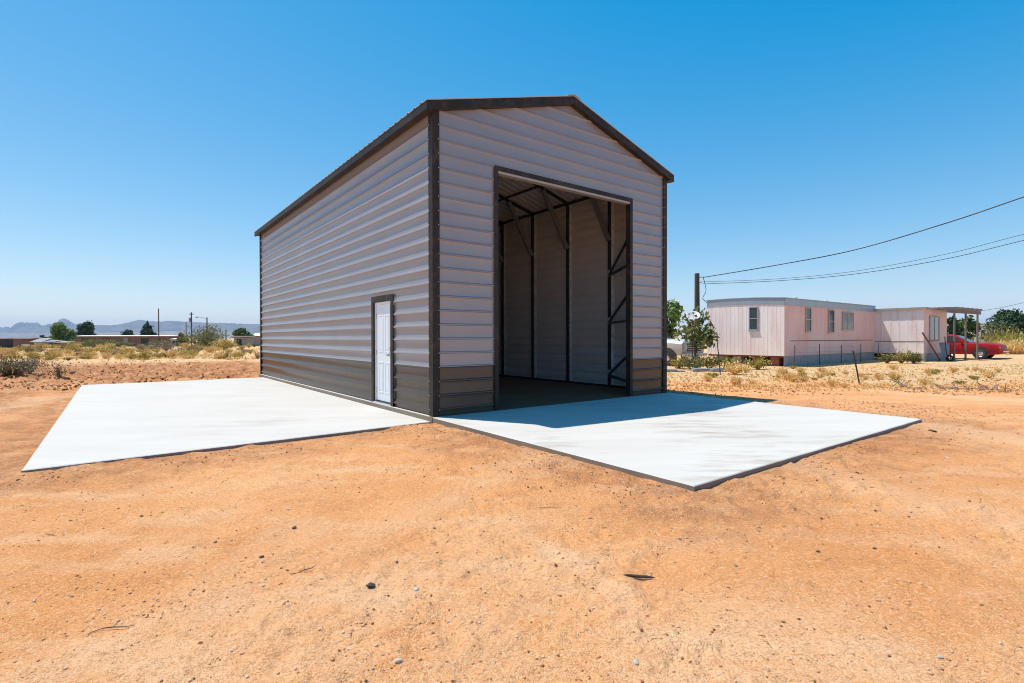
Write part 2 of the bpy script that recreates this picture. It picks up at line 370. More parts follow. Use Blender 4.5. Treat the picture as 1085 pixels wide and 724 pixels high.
def ground_mat():
    m, nt, b = nmat('desert_soil'); at = nt.nodes.new('ShaderNodeAttribute'); at.attribute_name = 'zone'
    sep = nt.nodes.new('ShaderNodeSeparateColor'); nt.links.new(at.outputs['Color'], sep.inputs[0])
    v = coords(nt); vs = coords(nt, (.45, 1.6, 1.))
    n1 = noise(nt, v, .5, 6, .62); n2 = noise(nt, v, 3.2, 6, .65); n3 = noise(nt, v, 42., 4, .65); n4 = noise(nt, v, 150., 3, .6); n5 = noise(nt, vs, 1.6, 5, .6)
    c = mixc(nt, ramp(nt, n1, .36, .64), (.675, .272, .087), (.785, .375, .153))
    c = mixc(nt, mathn(nt, 'MULTIPLY', ramp(nt, n5, .50, .68), .55), c, (.80, .485, .275))
    c = mixc(nt, mathn(nt, 'MULTIPLY', ramp(nt, n2, .52, .72), .5), c, (.52, .195, .058))
    c = mixc(nt, mathn(nt, 'MULTIPLY', sep.outputs[1], mathn(nt, 'ADD', mathn(nt, 'MULTIPLY', ramp(nt, n2, .36, .58), .8), .28)), c, (.29, .098, .033))
    c = mixc(nt, mathn(nt, 'MULTIPLY', sep.outputs[2], ramp(nt, n2, .25, .75)), c, (.82, .52, .31))
    st = mixc(nt, ramp(nt, n2, .34, .66), (.57, .34, .145), (.69, .485, .27))
    st = mixc(nt, mathn(nt, 'MULTIPLY', ramp(nt, n1, .48, .66), .6), st, (.60, .34, .10))
    n6 = noise(nt, v, 7.5, 7, .7)
    st = mixc(nt, mathn(nt, 'MULTIPLY', ramp(nt, n6, .53, .62), .55), st, (.40, .22, .09)); st = mixc(nt, mathn(nt, 'MULTIPLY', ramp(nt, n6, .46, .38), .5), st, (.86, .68, .42))
    c = mixc(nt, mathn(nt, 'MULTIPLY', sep.outputs[0], .92), c, st)
    c = mixc(nt, mathn(nt, 'MULTIPLY', ramp(nt, n3, .54, .68), .55), c, (.42, .17, .055))
    c = mixc(nt, mathn(nt, 'MULTIPLY', ramp(nt, n3, .46, .30), .6), c, (.86, .55, .32))
    c = mixc(nt, mathn(nt, 'MULTIPLY', ramp(nt, n4, .54, .66), .62), c, (.32, .13, .045))
    c = mixc(nt, mathn(nt, 'MULTIPLY', ramp(nt, n4, .44, .32), .65), c, (.90, .68, .45))
    nt.links.new(c, b.inputs['Base Color']); b.inputs['Roughness'].default_value = .95; b.inputs['Specular IOR Level'].default_value = .15
    hh = mathn(nt, 'ADD', mathn(nt, 'MULTIPLY', n3, 1.), mathn(nt, 'MULTIPLY', n4, .45))
    hh = mathn(nt, 'ADD', hh, mathn(nt, 'MULTIPLY', n2, 1.5))
    bump(nt, b, hh, .022)
    return m
M['soil'] = ground_mat()
fan = np.array([[NR * NA, j, (j + 1) % NA, (j + 1) % NA] for j in range(0)]).reshape(0, 4)
ground = np_mesh('ground', gv[:-1], gf, M['soil'], smooth=True)
# pale wheel tracks and scuffs, kept as soil colour
g1, g2 = G(560, 568, -.07), G(668, 632, -.07)
tr = smooth(.20, .04, seg_d(gx, gy, (g1.x, g1.y), (g2.x, g2.y)) + (fbm(gx * 3, gy * 3, 3, 95) - .5) * .25)
g1, g2 = G(640, 605, -.07), G(240, 724, -.07)
for a, b_, wd, am in (((1085, 470), (930, 445), .7, .8), ((1085, 560), (850, 500), .5, .45), ((330, 560), (150, 700), .3, .45), ((600, 470), (300, 620), .35, .35), ((1085, 425), (720, 402), .8, .7), ((0, 372), (300, 379), 3.0, .9), ((420, 600), (560, 724), .25, .5), ((0, 432), (60, 418), .6, .8)):
    p, q = G(*a), G(*b_)
    tr = np.maximum(tr, am * smooth(wd, wd * .25, seg_d(gx, gy, (p.x, p.y), (q.x, q.y)) + (fbm(gx * 2, gy * 2, 4, 96) - .5) * wd))
tr = np.maximum(tr, .62 * smooth(3.6, 2.2, np.hypot(gx, gy) + (fbm(gx * .9, gy * .9, 4, 97) - .5) * 3.2))
ca = ground.data.color_attributes.new('zone', 'FLOAT_COLOR', 'POINT')
ca.data.foreach_set('color', np.column_stack([gs, gd, tr, np.ones_like(gs)]).astype(np.float32).ravel())
tag(ground, kind='structure')
def gz(x, y):
    h, _, _ = ground_h(np.array([float(x)]), np.array([float(y)])); return float(h[0])
def on(px, py):
    p = G(px, py); z = gz(p.x, p.y); p = G(px, py, z); return Vector((p.x, p.y, gz(p.x, p.y)))

# ------------------------------------------------------------------ slabs (the setting)
def slab(name, pts, top, bot, mat, jit=.004):
    """pts: four (u,v) corners ccw, top: four z; edges subdivided and slightly uneven"""
    n = 40; ring = []
    for k in range(4):
        a, b = np.array(pts[k]), np.array(pts[(k + 1) % 4])
        for i in range(n):
            t = i / n; p = a + (b - a) * t
            off = (vnoise(np.array([k * 31 + i * .7]), np.array([.5]), 5)[0] - .5) * jit * 2 if i else 0
            d = (b - a) / np.linalg.norm(b - a); p = p + np.array([d[1], -d[0]]) * off
            z = top[k] + (top[(k + 1) % 4] - top[k]) * t
            ring.append((LW(p[0], p[1], z)))
    mb = MB(); m = len(ring); c = sum(ring, Vector()) / m
    inner = [p + (c - p).normalized() * .012 + Vector((0, 0, 0)) for p in ring]
    outer = [p - Vector((0, 0, .008)) for p in ring]
    low = [Vector((p.x, p.y, bot)) for p in ring]
    mb.add(inner, [tuple(range(m))])
    for A_, B_ in ((inner, outer), (outer, low)):
        mb.add(list(A_) + list(B_), [(i, m + i, m + (i + 1) % m, (i + 1) % m) for i in range(m)])
    mb.add(low, [tuple(range(m))[::-1]])
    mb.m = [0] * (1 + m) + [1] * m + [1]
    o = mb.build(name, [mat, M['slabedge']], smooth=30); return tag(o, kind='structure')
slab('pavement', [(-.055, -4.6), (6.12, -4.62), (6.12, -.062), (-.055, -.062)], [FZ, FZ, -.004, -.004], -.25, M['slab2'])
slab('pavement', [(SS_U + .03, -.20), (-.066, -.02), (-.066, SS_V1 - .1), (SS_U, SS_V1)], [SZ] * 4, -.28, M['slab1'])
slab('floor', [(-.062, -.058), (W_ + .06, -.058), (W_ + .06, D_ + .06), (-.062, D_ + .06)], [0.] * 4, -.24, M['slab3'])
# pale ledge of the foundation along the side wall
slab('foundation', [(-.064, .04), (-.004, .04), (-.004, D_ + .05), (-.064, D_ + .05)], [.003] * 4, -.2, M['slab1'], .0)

# ------------------------------------------------------------------ the metal building
B = empty('metal_building', (X0, Y0, 0), TH, 'tall grey ribbed metal garage with dark brown trim and one large open bay', 'garage')
H = 4.975; OV = .17; RF = .111; SL = .29; WZ = .785; PITCH = .2286; PHASE = .785 - .200 - 3 * .2286 + .2286
def roof_z(u): return 4.972 + SL * (min(u, W_ - u) + OV)     # top of the roof sheet
def profile(z0, z1, cv=.008):
    """(z, outward offset) of the ribbed sheet between two heights"""
    pts = []; k = math.floor(z0 / PITCH) - 1
    while k * PITCH < z1 + PITCH:
        b = k * PITCH + PHASE
        if cv > .005:      # side sheets: deeper rib with a long upper slope shaped to catch the sun
            shp = ((.0, 0.), (.025, -.72 * cv), (.055, -cv), (.09, -.92 * cv), (.130, -.55 * cv), (.162, 0.), (.1645, .0008), (.1720, .0205), (.1750, .0230), (.1890, .0230), (.1925, .0217), (.2240, .0012), (.2270, 0.))
        else:
            shp = ((.0, 0.), (.03, -.7 * cv), (.09, -cv), (.15, -.7 * cv), (.184, 0.), (.1870, .0008), (.1945, .0165), (.1970, .0185), (.2085, .0185), (.2110, .0175), (.2225, .0010), (.2255, 0.))
        for dz, d in shp:
            pts.append((b + dz, d))
        k += 1
    out = [(z0, np.interp(z0, [p[0] for p in pts], [p[1] for p in pts]))]
    out += [p for p in pts if z0 + 1e-4 < p[0] < z1 - 1e-4]
    out.append((z1, np.interp(z1, [p[0] for p in pts], [p[1] for p in pts])))
    return out
def sheet(mb, z0, z1, ranges, place, seed=0, clip=None, step=.42, cv=.008):
    """ranges: list of (a, b) along the wall; place(a, off, z) -> point. clip(z) -> (lo, hi)"""
    pr = profile(z0, z1, cv)
    for a, b in ranges:
        n = max(2, int((b - a) / step) + 1); vs = []
        for z, d in pr:
            lo, hi = (a, b) if clip is None else (max(a, clip(z)[0]), min(b, clip(z)[1]))
            if hi < lo: lo = hi = (lo + hi) / 2
            for i in range(n + 1):
                t = lo + (hi - lo) * i / n
                wob = (vnoise(np.array([t * 1.1 + seed]), np.array([z * 2.7]), 7)[0] - .5) * .0036 if d < .004 else (vnoise(np.array([t * .7 + seed]), np.array([z * 1.]), 8)[0] - .5) * .0024
                vs.append(place(t, d + wob, z))
        fs = [(r * (n + 1) + i, r * (n + 1) + i + 1, (r + 1) * (n + 1) + i + 1, (r + 1) * (n + 1) + i) for r in range(len(pr) - 1) for i in range(n)]
        mb.add(vs, fs)
    return mb
OU0, OU1, OZ = 1.255, 4.855, 4.19          # big opening
DV0, DV1, DZ = 1.43, 2.375, 2.03           # entry door hole (outer edge of its trim)
side = lambda t, d, z: (-d, t, z)
side_r = lambda t, d, z: (W_ + d, t, z)
front = lambda t, d, z: (t, -d, z)
back = lambda t, d, z: (t, D_ + d, z)
HW = 4.99
gable = lambda z: ((max(0, (z + .05 - 4.972) / SL - OV)), W_ - max(0, (z + .05 - 4.972) / SL - OV))
PK = roof_z(3.05) - .055

# over the door the sheet starts at the top of its trim
mb = sheet(MB(), WZ + .0004, DZ, [(0, DV0), (DV1, D_)], side, 1); sheet(mb, DZ, HW, [(0, D_)], side, 1)
mb.build('wall_panel', M['panel'], B, 32)
sheet(MB(), WZ + .0004, HW, [(0, D_)], side_r, 5).build('wall_panel', M['panel'], B, 32)
mb = sheet(MB(), WZ + .0004, OZ, [(0, OU0), (OU1, W_)], front, 9, cv=.0025); sheet(mb, OZ, PK, [(0, W_)], front, 9, gable, cv=.0025)
mb.build('wall_panel', M['panel'], B, 32)
sheet(MB(), WZ + .0004, PK, [(0, W_)], back, 13, gable).build('wall_panel', M['panel'], B, 32)
sheet(MB(), .004, WZ, [(0, DV0), (DV1, D_)], side, 1).build('wainscot', M['wains'], B, 32)
sheet(MB(), .004, WZ, [(0, D_)], side_r, 5).build('wainscot', M['wains'], B, 32)
for rg_ in ((0, OU0), (OU1, W_)): sheet(MB(), .004, WZ, [rg_], front, 9, cv=.0025).build('wainscot', M['wains'], B, 32)
inner = lambda pl: (lambda t, d, z: pl(t, d - .004, z))
for rgs, pl in (([(0.01, DV0), (DV1, D_ - .01)], side), ([(.01, D_ - .01)], side_r), ([(.01, W_ - .01)], back)):
    for rg_ in rgs: sheet(MB(), .004, HW if pl is not side else WZ, [rg_], inner(pl), 1, step=1.5, clip=gable if pl is back else None).build('inner_face', M['primer'], B, 32)
sheet(MB(), .004, WZ, [(0, W_)], back, 13).build('wainscot', M['wains'], B, 32)
# corner trims: an angle 3 mm proud of the ribs, with screw heads at each rib
def angle_trim(cu, cv, su, sv):
    mb = MB(); P = .0265; t = .004; wd = .105
    u0, u1 = sorted((cu + su * P, cu - su * wd)); v0, v1 = sorted((cv + sv * P, cv + sv * (P - t)))
    mb.box(u0, u1, v0, v1, .002, H - .05)
    u0, u1 = sorted((cu + su * P, cu + su * (P - t))); v0, v1 = sorted((cv + sv * (P - t - .0002), cv - sv * wd))
    mb.box(u0, u1, v0, v1, .002, H - .05)
    for k in range(22):
        z = k * PITCH + PHASE - .2286 + .200
        if z < .03: continue
        if z > H - .1: break
        mb.lathe((cu - su * (wd - .018), cv + sv * P, z), [(.0085, 0), (.0085, .004), (.005, .007), (0, .0075)], (0, sv, 0), 8, 1)
        mb.lathe((cu + su * P, cv - sv * (wd - .018), z), [(.0085, 0), (.0085, .004), (.005, .007), (0, .0075)], (su, 0, 0), 8, 1)
    mb.build('corner_trim', [M['trim'], M['screw']], B)
for cu, su in ((0, -1), (W_, 1)):
    for cv, sv in ((0, -1), (D_, 1)): angle_trim(cu, cv, su, sv)
# roof sheets with ribs running down the slope
def roof_sheet(sgn):
    ue = -OV - .008 if sgn < 0 else W_ + OV + .008; um = W_ / 2
    vs0 = -RF - .012; ve = D_ + RF + .012; prof = []; v = vs0
    while v < ve - .001:
        for dv, d in ((0., 0.), (.16, 0.), (.175, .019), (.21, .019), (.225, 0.)):
            if v + dv < ve: prof.append((v + dv, d))
        v += PITCH
    prof.append((ve, 0.))
    mb = MB(); vs = []; nrm = Vector((sgn * SL, 0, 1)).normalized(); n = 6
    for layer in (0, 1):
        for vv, d in prof:
            for i in range(n + 1):
                u = ue + (um - ue) * i / n
                p = Vector((u, vv, 4.972 + SL * (min(u, W_ - u) + OV))) + nrm * (d - layer * .011)
                vs.append(p)
    k = len(prof); m = (n + 1); fs = []
    for r in range(k - 1):
        for i in range(n):
            q = (r * m + i, r * m + i + 1, (r + 1) * m + i + 1, (r + 1) * m + i)
            fs.append(q); fs.append(tuple(x + k * m for x in q[::-1]))
        for i in (0, n):
            fs.append((r * m + i, (r + 1) * m + i, (r + 1) * m + i + k * m, r * m + i + k * m))
    for r in (0, k - 1):
        for i in range(n): fs.append((r * m + i, r * m + i + 1, r * m + i + 1 + k * m, r * m + i + k * m))
    mb.add(vs, fs); mb.m = [1 if min(f) >= k * m else 0 for f in fs]; mb.build('roof_panel', [M['roof'], M['primer']], B, 30)
roof_sheet(-1); roof_sheet(1)
mb = MB(); e = .17; zc = roof_z(3.05) + .022
mb.add([(3.05 - e, -RF - .018, zc - SL * e), (3.05, -RF - .018, zc + .004), (3.05 + e, -RF - .018, zc - SL * e), (3.05 - e, D_ + RF + .018, zc - SL * e), (3.05, D_ + RF + .018, zc + .004), (3.05 + e, D_ + RF + .018, zc - SL * e)]
       + [(3.05 - e, -RF - .018, zc - SL * e - .012), (3.05, -RF - .018, zc - .008), (3.05 + e, -RF - .018, zc - SL * e - .012), (3.05 - e, D_ + RF + .018, zc - SL * e - .012), (3.05, D_ + RF + .018, zc - .008), (3.05 + e, D_ + RF + .018, zc - SL * e - .012)],
       [(0, 1, 4, 3), (1, 2, 5, 4), (6, 9, 10, 7), (7, 10, 11, 8), (0, 6, 7, 1), (1, 7, 8, 2), (3, 4, 10, 9), (4, 5, 11, 10), (0, 3, 9, 6), (2, 8, 11, 5)])
mb.build('ridge_cap', M['roof'], B)
# eave and rake trims: a fascia and a soffit
FH = .125
for sgn in (-1, 1):
    ue = -OV if sgn < 0 else W_ + OV; ui = 0 - .0285 if sgn < 0 else W_ + .0285
    mb = MB(); zt = 4.972 - .013
    u0, u1 = sorted((ue, ue - sgn * .012)); mb.box(u0, u1, -RF, D_ + RF, zt - FH, zt)
    u0, u1 = sorted((ue - sgn * .0125, ui + sgn * .0)); mb.box(u0, u1, -RF + .01, D_ + RF - .01, zt - FH + .002, zt - FH + .012)
    mb.box(*sorted((ue + sgn * .0005, ue + sgn * .006)), -RF, D_ + RF, zt - FH - .006, zt - FH + .02)
    mb.build('eave_trim', M['trim'], B)
    mb = MB()                                    # inner filler between soffit and wall top
    mb.box(*sorted((ui, ui + sgn * .018)), -.02, D_ + .02, zt - FH + .0125, zt - .006); mb.build('frieze_board', M['trim'], B)
for v0, v1, s_ in ((-RF, -RF + .012, -1), (D_ + RF - .012, D_ + RF, 1)):
    for sgn in (-1, 1):
        ue = -OV - .001 if sgn < 0 else W_ + OV + .001; um = 3.05; z0 = 4.972 - .013; z1 = roof_z(3.05) - .013
        mb = MB()
        def rake(va, vb, h0, h1):
            p = [(ue, va, z0 - h1), (um, va, z1 - h1), (um, vb, z1 - h1), (ue, vb, z0 - h1), (ue, va, z0 - h0), (um, va, z1 - h0), (um, vb, z1 - h0), (ue, vb, z0 - h0)]
            if sgn > 0: p = [p[i] for i in (1, 0, 3, 2, 5, 4, 7, 6)]
            mb.hexa(p)
        rake(v0, v1, 0, FH + .02)
        va, vb = (v1 + .0005, -.001) if s_ < 0 else (D_ + .001, v0 - .0005)
        rake(va, vb, FH + .008, FH + .018)
        mb.build('rake_trim', M['trim'], B)
# trim round the big opening
mb = MB()
def jamb(u0, u1, z0, z1): mb.box(u0, u1, -.027, .07, z0, z1)
mb.box(OU0 - .05, OU0 + .03, -.0315, -.0275, .003, OZ + .05); mb.box(OU0 + .026, OU0 + .030, -.0274, .085, .003, OZ - .0)
mb.build('jamb_trim', M['trim'], B)
mb = MB(); mb.box(OU1 - .03, OU1 + .05, -.0315, -.0275, .003, OZ + .05); mb.box(OU1 - .030, OU1 - .026, -.0274, .085, .003, OZ); mb.build('jamb_trim', M['trim'], B)
mb = MB(); mb.box(OU0 + .0305, OU1 - .0305, -.0317, -.0275, OZ - .035, OZ + .0505); mb.build('header_trim', M['trim'], B)
mb = MB(); mb.box(OU0 + .0305, OU1 - .0305, -.027, .09, OZ - .075, OZ - .0355); mb.build('header_lip', M['lip'], B)
# tube frame: posts, roof bows, knee braces, purlins, rails, brackets
TW = .063; RZ = lambda u: roof_z(u) - .075
for i in range(9):
    v = .12 + i * (D_ - .24) / 8
    for sgn, uu in ((-1, .048), (1, W_ - .048)):
        mb = MB(); mb.box(uu - TW / 2, uu + TW / 2, v - TW / 2, v + TW / 2, .055, RZ(uu) - .03)
        mb.build('post', M['steel'], B)
        if 0 < i < 8:
            mb = MB(); uw = .0168 if sgn < 0 else W_ - .0168; mb.box(*sorted((uw, uw + (.006 if sgn < 0 else -.006))), v - .135, v - .036, .06, RZ(uu) - .04); mb.build('wall_strip', M['strip'], B)  # pale strip added on the wall beside each inner post
            mb = MB(); ub = uu + (.92 if sgn < 0 else -.92)
            mb.bar((uu + (.03 if sgn < 0 else -.03), v + .001, 3.72), (ub, v + .001, RZ(ub) - .035), .07, .12); mb.build('knee_brace', M['galv'], B)
        mb = MB(); mb.bar((uu, v, RZ(uu)), (3.05, v, RZ(3.05)), TW - .002, TW - .002); mb.build('rafter', M['steel'], B)
for uu in (1.05, 2.1, W_ - 2.1, W_ - 1.05):
    mb = MB(); mb.box(uu - .045, uu + .045, .02, D_ - .02, roof_z(uu) - .047, roof_z(uu) - .024); mb.build('purlin', M['steel'], B)
for uu in (.048, W_ - .048):
    mb = MB(); mb.box(uu - .032, uu + .032, .03, D_ - .03, .004, .054); mb.build('base_rail', M['steel'], B)
    mb = MB(); mb.box(uu - .030, uu + .030, .03, D_ - .03, RZ(uu) - .0295, RZ(uu) + .03); mb.build('top_rail', M['steel'], B)
for uu in (OU0 - .035, OU1 + .035):               # jamb posts and header tube
    mb = MB(); mb.box(uu - .04, uu + .04,   .014, .092, .056, RZ(uu) - .04); mb.build('jamb_post', M['steel'], B)
mb = MB(); mb.box(OU0 + .006, OU1 - .006, .014, .092, OZ + .005, OZ + .085); mb.build('header_tube', M['steel'], B)
for k in range(4):
    uu = 1.45 + k * 1.06
    mb = MB(); mb.box(uu - .03, uu + .03, .014, .072, OZ + .086, RZ(uu) - .035); mb.build('gable_stud', M['steel'], B)
i1 = .12 + (D_ - .24) / 8
for sgn, uj, up_ in ((-1, OU0 - .035, .07), (1, OU1 + .035, W_ - .07)):
    for z in (.30, 1.62, 2.82):                    # wind braces between jamb and first side post
        mb = MB(); mb.bar((uj, .093, z), (up_ - .01 * sgn, i1, z), .05, .05); mb.build('strut', M['steel'], B)
        mb = MB(); mb.bar((uj, .095, z + .56), (up_ - .012 * sgn, i1 - .02, z + .03), .045, .045); mb.build('diagonal_brace', M['steel'], B)
        mb = MB(); mb.box(up_ - .035 * sgn - .004 - .0, up_ - .035 * sgn + .004, i1 - .085, i1 + .02, z - .03, z + .14); mb.build('bracket', M['bracket'], B)
# entry door in the side wall
mb = MB()
for v0, v1, z0, z1 in ((DV0, DV0 + .085, .004, DZ), (DV1 - .085, DV1, .004, DZ), (DV0, DV1, DZ + .0005, DZ + .03)):
    mb.box(-.033, -.0265, v0 - .012 if v0 == DV0 else v0, v1 + .012 if v1 == DV1 else v1, z0, z1)
for v0, v1, z0, z1 in ((DV0 + .079, DV0 + .085, .004, DZ - .086), (DV1 - .085, DV1 - .079, .004, DZ - .086)):
    mb.box(-.0262, .05, v0, v1, z0, z1)
mb.box(-.0262, .05, DV0 + .079, DV1 - .079, DZ - .0855, DZ - .079); mb.box(-.033, -.0265, DV0 + .0855, DV1 - .0855, DZ - .085, DZ)
mb.build('door_trim', M['trim'], B)
d0, d1, dt = DV0 + .0865, DV1 - .0865, DZ - .0865
mb = MB(); mb.box(.000, .05, d0, d0 + .045, .03, dt); mb.box(.000, .05, d1 - .045, d1, .03, dt); mb.box(.000, .05, d0 + .0455, d1 - .0455, dt - .045, dt)
mb.build('door_frame', M['door'], B)
dr = MB(); a0, a1, zt = d0 + .048, d1 - .048, dt - .048
dr.box(.018, .055, a0, a1, .035, zt)
wv = (a1 - a0)
for c0, c1 in ((a0 + .085, a0 + wv / 2 - .035), (a0 + wv / 2 + .035, a1 - .085)):
    for z0, z1 in ((.20, .80), (.98, 1.70)):
        # raised moulding round a sunk panel
        for q in ((c0, c1, z0, z0 + .025), (c0, c1, z1 - .025, z1), (c0, c0 + .025, z0 + .0255, z1 - .0255), (c1 - .025, c1, z0 + .0255, z1 - .0255)):
            dr.box(.0135, .0178, q[0], q[1], q[2], q[3])
        dr.box(.0145, .0178, c0 + .05, c1 - .05, z0 + .05, z1 - .05)
door = dr.build('door', M['door'], B, bevel=.004)
mb = MB(); mb.lathe((.0175, a0 + .07, .94), [(.033, 0), (.033, -.006), (.012, -.010), (.011, -.035), (.024, -.042), (.029, -.055), (.024, -.068), (0, -.071)], (1, 0, 0), 16)
mb.build('handle', M['brass'], door, 40)
mb = MB(); mb.lathe((.0175, a0 + .07, 1.06), [(.028, 0), (.028, -.010), (.018, -.014), (0, -.015)], (1, 0, 0), 16); mb.build('deadbolt', M['brass'], door, 40)
for z in (.25, .98, 1.68):
    mb = MB(); mb.tube([(.012, a1 + .003, z - .045), (.012, a1 + .003, z + .045)], .007, 8); mb.build('hinge', M['brass'], door)
mb = MB(); mb.box(-.035, .06, d0 - .0, d1 + .0, .004, .028); mb.build('threshold', M['chrome'], B)

# ------------------------------------------------------------------ mobile home (to the right, on the same axes)
MP = G(831, 388.5, -.1); MO = (MP.x, MP.y)
HM = empty('mobile_home', (MP.x, MP.y, -.1), TH, 'long faded pink mobile home with bowed roof and grey skirting', 'mobile home')
HL, HWD, Z0, Z1, ZB = 11.3, 3.8, .48, 2.98, 3.02
def corrug(mb, a, b, z0, z1, place, pitch=.205, dep=.012, top=None):
    n = int(round((b - a) / pitch)); vs = []; k = 0; xs = []
    for i in range(n):
        s = a + (b - a) * i / n; p = (b - a) / n
        xs += [(s, 0.), (s + p * .78, 0.), (s + p * .82, dep), (s + p * .96, dep)]
    xs.append((b, 0.))
    for x, d in xs: vs += [place(x, d, z0), place(x, d, z1 if top is None else top(x))]
    return mb.add(vs, [(2 * i, 2 * i + 2, 2 * i + 3, 2 * i + 1) for i in range(len(xs) - 1)])
bow = lambda y: Z1 + .17 + .10 * max(0., min(1., y / 3.8)) + .055 * (1 - ((y - HWD / 2) / (HWD / 2)) ** 2)
for pl in (lambda t, d, z: (t, -d, z), lambda t, d, z: (t, HWD + d, z)): mb = MB(); corrug(mb, 0, HL, Z0, Z1, pl, .41, .006); mb.build('wall', M['siding'], HM)
for pl in (lambda t, d, z: (-d, t, z), lambda t, d, z: (HL + d, t, z)): mb = MB(); corrug(mb, 0, HWD, Z0, 0, pl, .205, .006, lambda y: bow(y) - .28); mb.build('wall', M['siding_sunlit'], HM)
mb = MB()                                           # end band under the bowed roof
for x0, x1 in ((-.022, -.0005), (HL + .0005, HL + .022)):
    ys = np.linspace(-.015, HWD + .015, 15)
    for y0, y1 in zip(ys[:-1], ys[1:]):
        mb.hexa([(x0, y0, bow(y0) - .30), (x1, y0, bow(y0) - .30), (x1, y1, bow(y1) - .30), (x0, y1, bow(y1) - .30), (x0, y0, bow(y0)), (x1, y0, bow(y0)), (x1, y1, bow(y1)), (x0, y1, bow(y1))])
for y0, y1 in ((-.03, -.0135), (HWD + .0135, HWD + .03)): mb.box(0, HL, y0, y1, Z1 - .14, Z1 + (.169 if y0 < 0 else .265))
mb.build('roof_band', M['band'], HM)
mb = MB(); ys = np.linspace(-.06, HWD + .06, 17); vs = []
for x in (-.05, HL + .05):
    for lay in (0, .035):
        for y in ys: vs.append((x, y, bow(min(max(y, 0), HWD)) + lay + .001))
n = len(ys); fs = []
for i in range(n - 1):
    fs += [(n + i, n + i + 1, 3 * n + i + 1, 3 * n + i), (i, 2 * n + i, 2 * n + i + 1, i + 1), (i, i + 1, n + i + 1, n + i), (2 * n + i, 3 * n + i, 3 * n + i + 1, 2 * n + i + 1)]
fs += [(0, n, 3 * n, 2 * n), (n - 1, 3 * n - 1, 4 * n - 1, 2 * n - 1)]
mb.add(vs, fs); roof = mb.build('roof', M['band'], HM)
for x, y in ((3.2, .9), (7.4, 1.1)):
    mb = MB(); mb.tube([(x, y, bow(y)), (x, y, bow(y) + .16)], .05, 10); mb.lathe((x, y, bow(y) + .16), [(.10, 0), (.09, .03), (0, .05)], (0, 0, 1), 12); mb.build('vent', M['farwhite'], roof)
def window(parent, place, t0, t1, z0, z1, panes=2, curtain=False, fr='lip'):
    def bx(mb, a, b, d0, d1, c, d):
        p = [place(a, d0, c), place(b, d0, c), place(b, d1, c), place(a, d1, c), place(a, d0, d), place(b, d0, d), place(b, d1, d), place(a, d1, d)]
        mb.hexa(p)
    mb = MB(); w_ = .045
    bx(mb, t0, t0 + w_, -.01, .04, z0, z1); bx(mb, t1 - w_, t1, -.01, .04, z0, z1)
    bx(mb, t0 + w_, t1 - w_, -.01, .04, z0, z0 + w_); bx(mb, t0 + w_, t1 - w_, -.01, .04, z1 - w_, z1)
    if panes == 2: bx(mb, t0 + w_, t1 - w_, -.01, .036, (z0 + z1) / 2 - .02, (z0 + z1) / 2 + .02)
    if panes == 3: bx(mb, (t0 + t1) / 2 - .02, (t0 + t1) / 2 + .02, -.01, .036, z0 + w_, z1 - w_)
    f = mb.build('window', M[fr], parent)
    mb = MB(); bx(mb, t0 + w_ * .8, t1 - w_ * .8, .0, .018, z0 + w_ * .8, z1 - w_ * .8); mb.build('pane', M['curtain'] if curtain else M['glass'], f)
    mb = MB(); bx(mb, t0 - .03, t1 + .03, -.01, .06, z0 - .035, z0 - .001); mb.build('sill', M[fr], f)
endp = lambda t, d, z: (-d - .014, t, z); longp = lambda t, d, z: (t, -d - .012, z)
window(HM, endp, 1.18, 1.62, 1.70, 2.82, 2, fr='band')
window(HM, longp, 2.15, 2.72, 1.62, 2.80, 2); window(HM, longp, 4.75, 5.45, 1.58, 2.78, 2); window(HM, longp, 6.5, 8.0, 1.75, 2.72, 3, True)
mb = MB(); mb.box(.6, HL - .4, -.018, -.0125, 1.16, 1.19); mb.build('belt_moulding', M['tar'], HM)
mb = MB(); corrug(mb, 0, HL, .0, Z0 - .002, lambda t, d, z: (t, .03 - d, z), .3, .015); mb.build('skirt', M['skirt'], HM)
mb = MB(); mb.box(.05, HL - .05, .06, HWD - .02, .40, Z0 - .004); mb.build('chassis', M['rust'], HM)
for y in (.5, 1.35, 2.3, 3.2):
    mb = MB()
    for k in range(4):
        for q in (0, 1): mb.box(.15 + q * .205 + (k % 2) * .02, .35 + q * .205, y - .2 + (k % 2) * .015, y + .2, -.05 + k * .112, .057 + k * .112)
    mb.build('brick_pier', M['brick'] if y < 2 else M['block'], HM)
mb = MB(); mb.box(1.6, HL, HWD - .05, HWD - .02, -.1, Z0 - .006); mb.box(1.6, 1.63, .06, HWD - .055, -.1, .39); mb.build('rear_skirt', M['fardark'], HM)
# room built on at the far end
AD = empty('room_addition', LW(11.36, -2.25, -.1, MO), TH, 'small flat roofed pink room joined to the far end of the mobile home', 'room')
AL, AW, AH = 4.45, 4.3, 2.92
mb = MB(); corrug(mb, 0, AW, .42, AH, lambda t, d, z: (-d, t, z), .4, .009); mb.build('wall', M['siding_sunlit'], AD)
mb = MB(); corrug(mb, 0, AL, .42, AH, lambda t, d, z: (t, -d, z), .8, .006); mb.build('wall', M['siding'], AD)
mb = MB(); corrug(mb, 0, AW, .0, AH, lambda t, d, z: (AL + d, t, z), .8, .006); mb.build('wall', M['siding'], AD)
mb = MB(); mb.box(0.01, AL - .01, AW - .02, AW, 0, AH); mb.build('wall', M['siding'], AD)
mb = MB(); mb.box(-.1, AL + .12, -.1, AW, AH + .001, AH + .07); mb.build('roof', M['band'], AD)
mb = MB(); mb.box(-.13, -.1005, -.12, AW, AH - .03, AH + .085); mb.box(-.1, AL + .12, -.13, -.1005, AH - .0, AH + .085); mb.build('roof_edge', M['skirt'], AD)
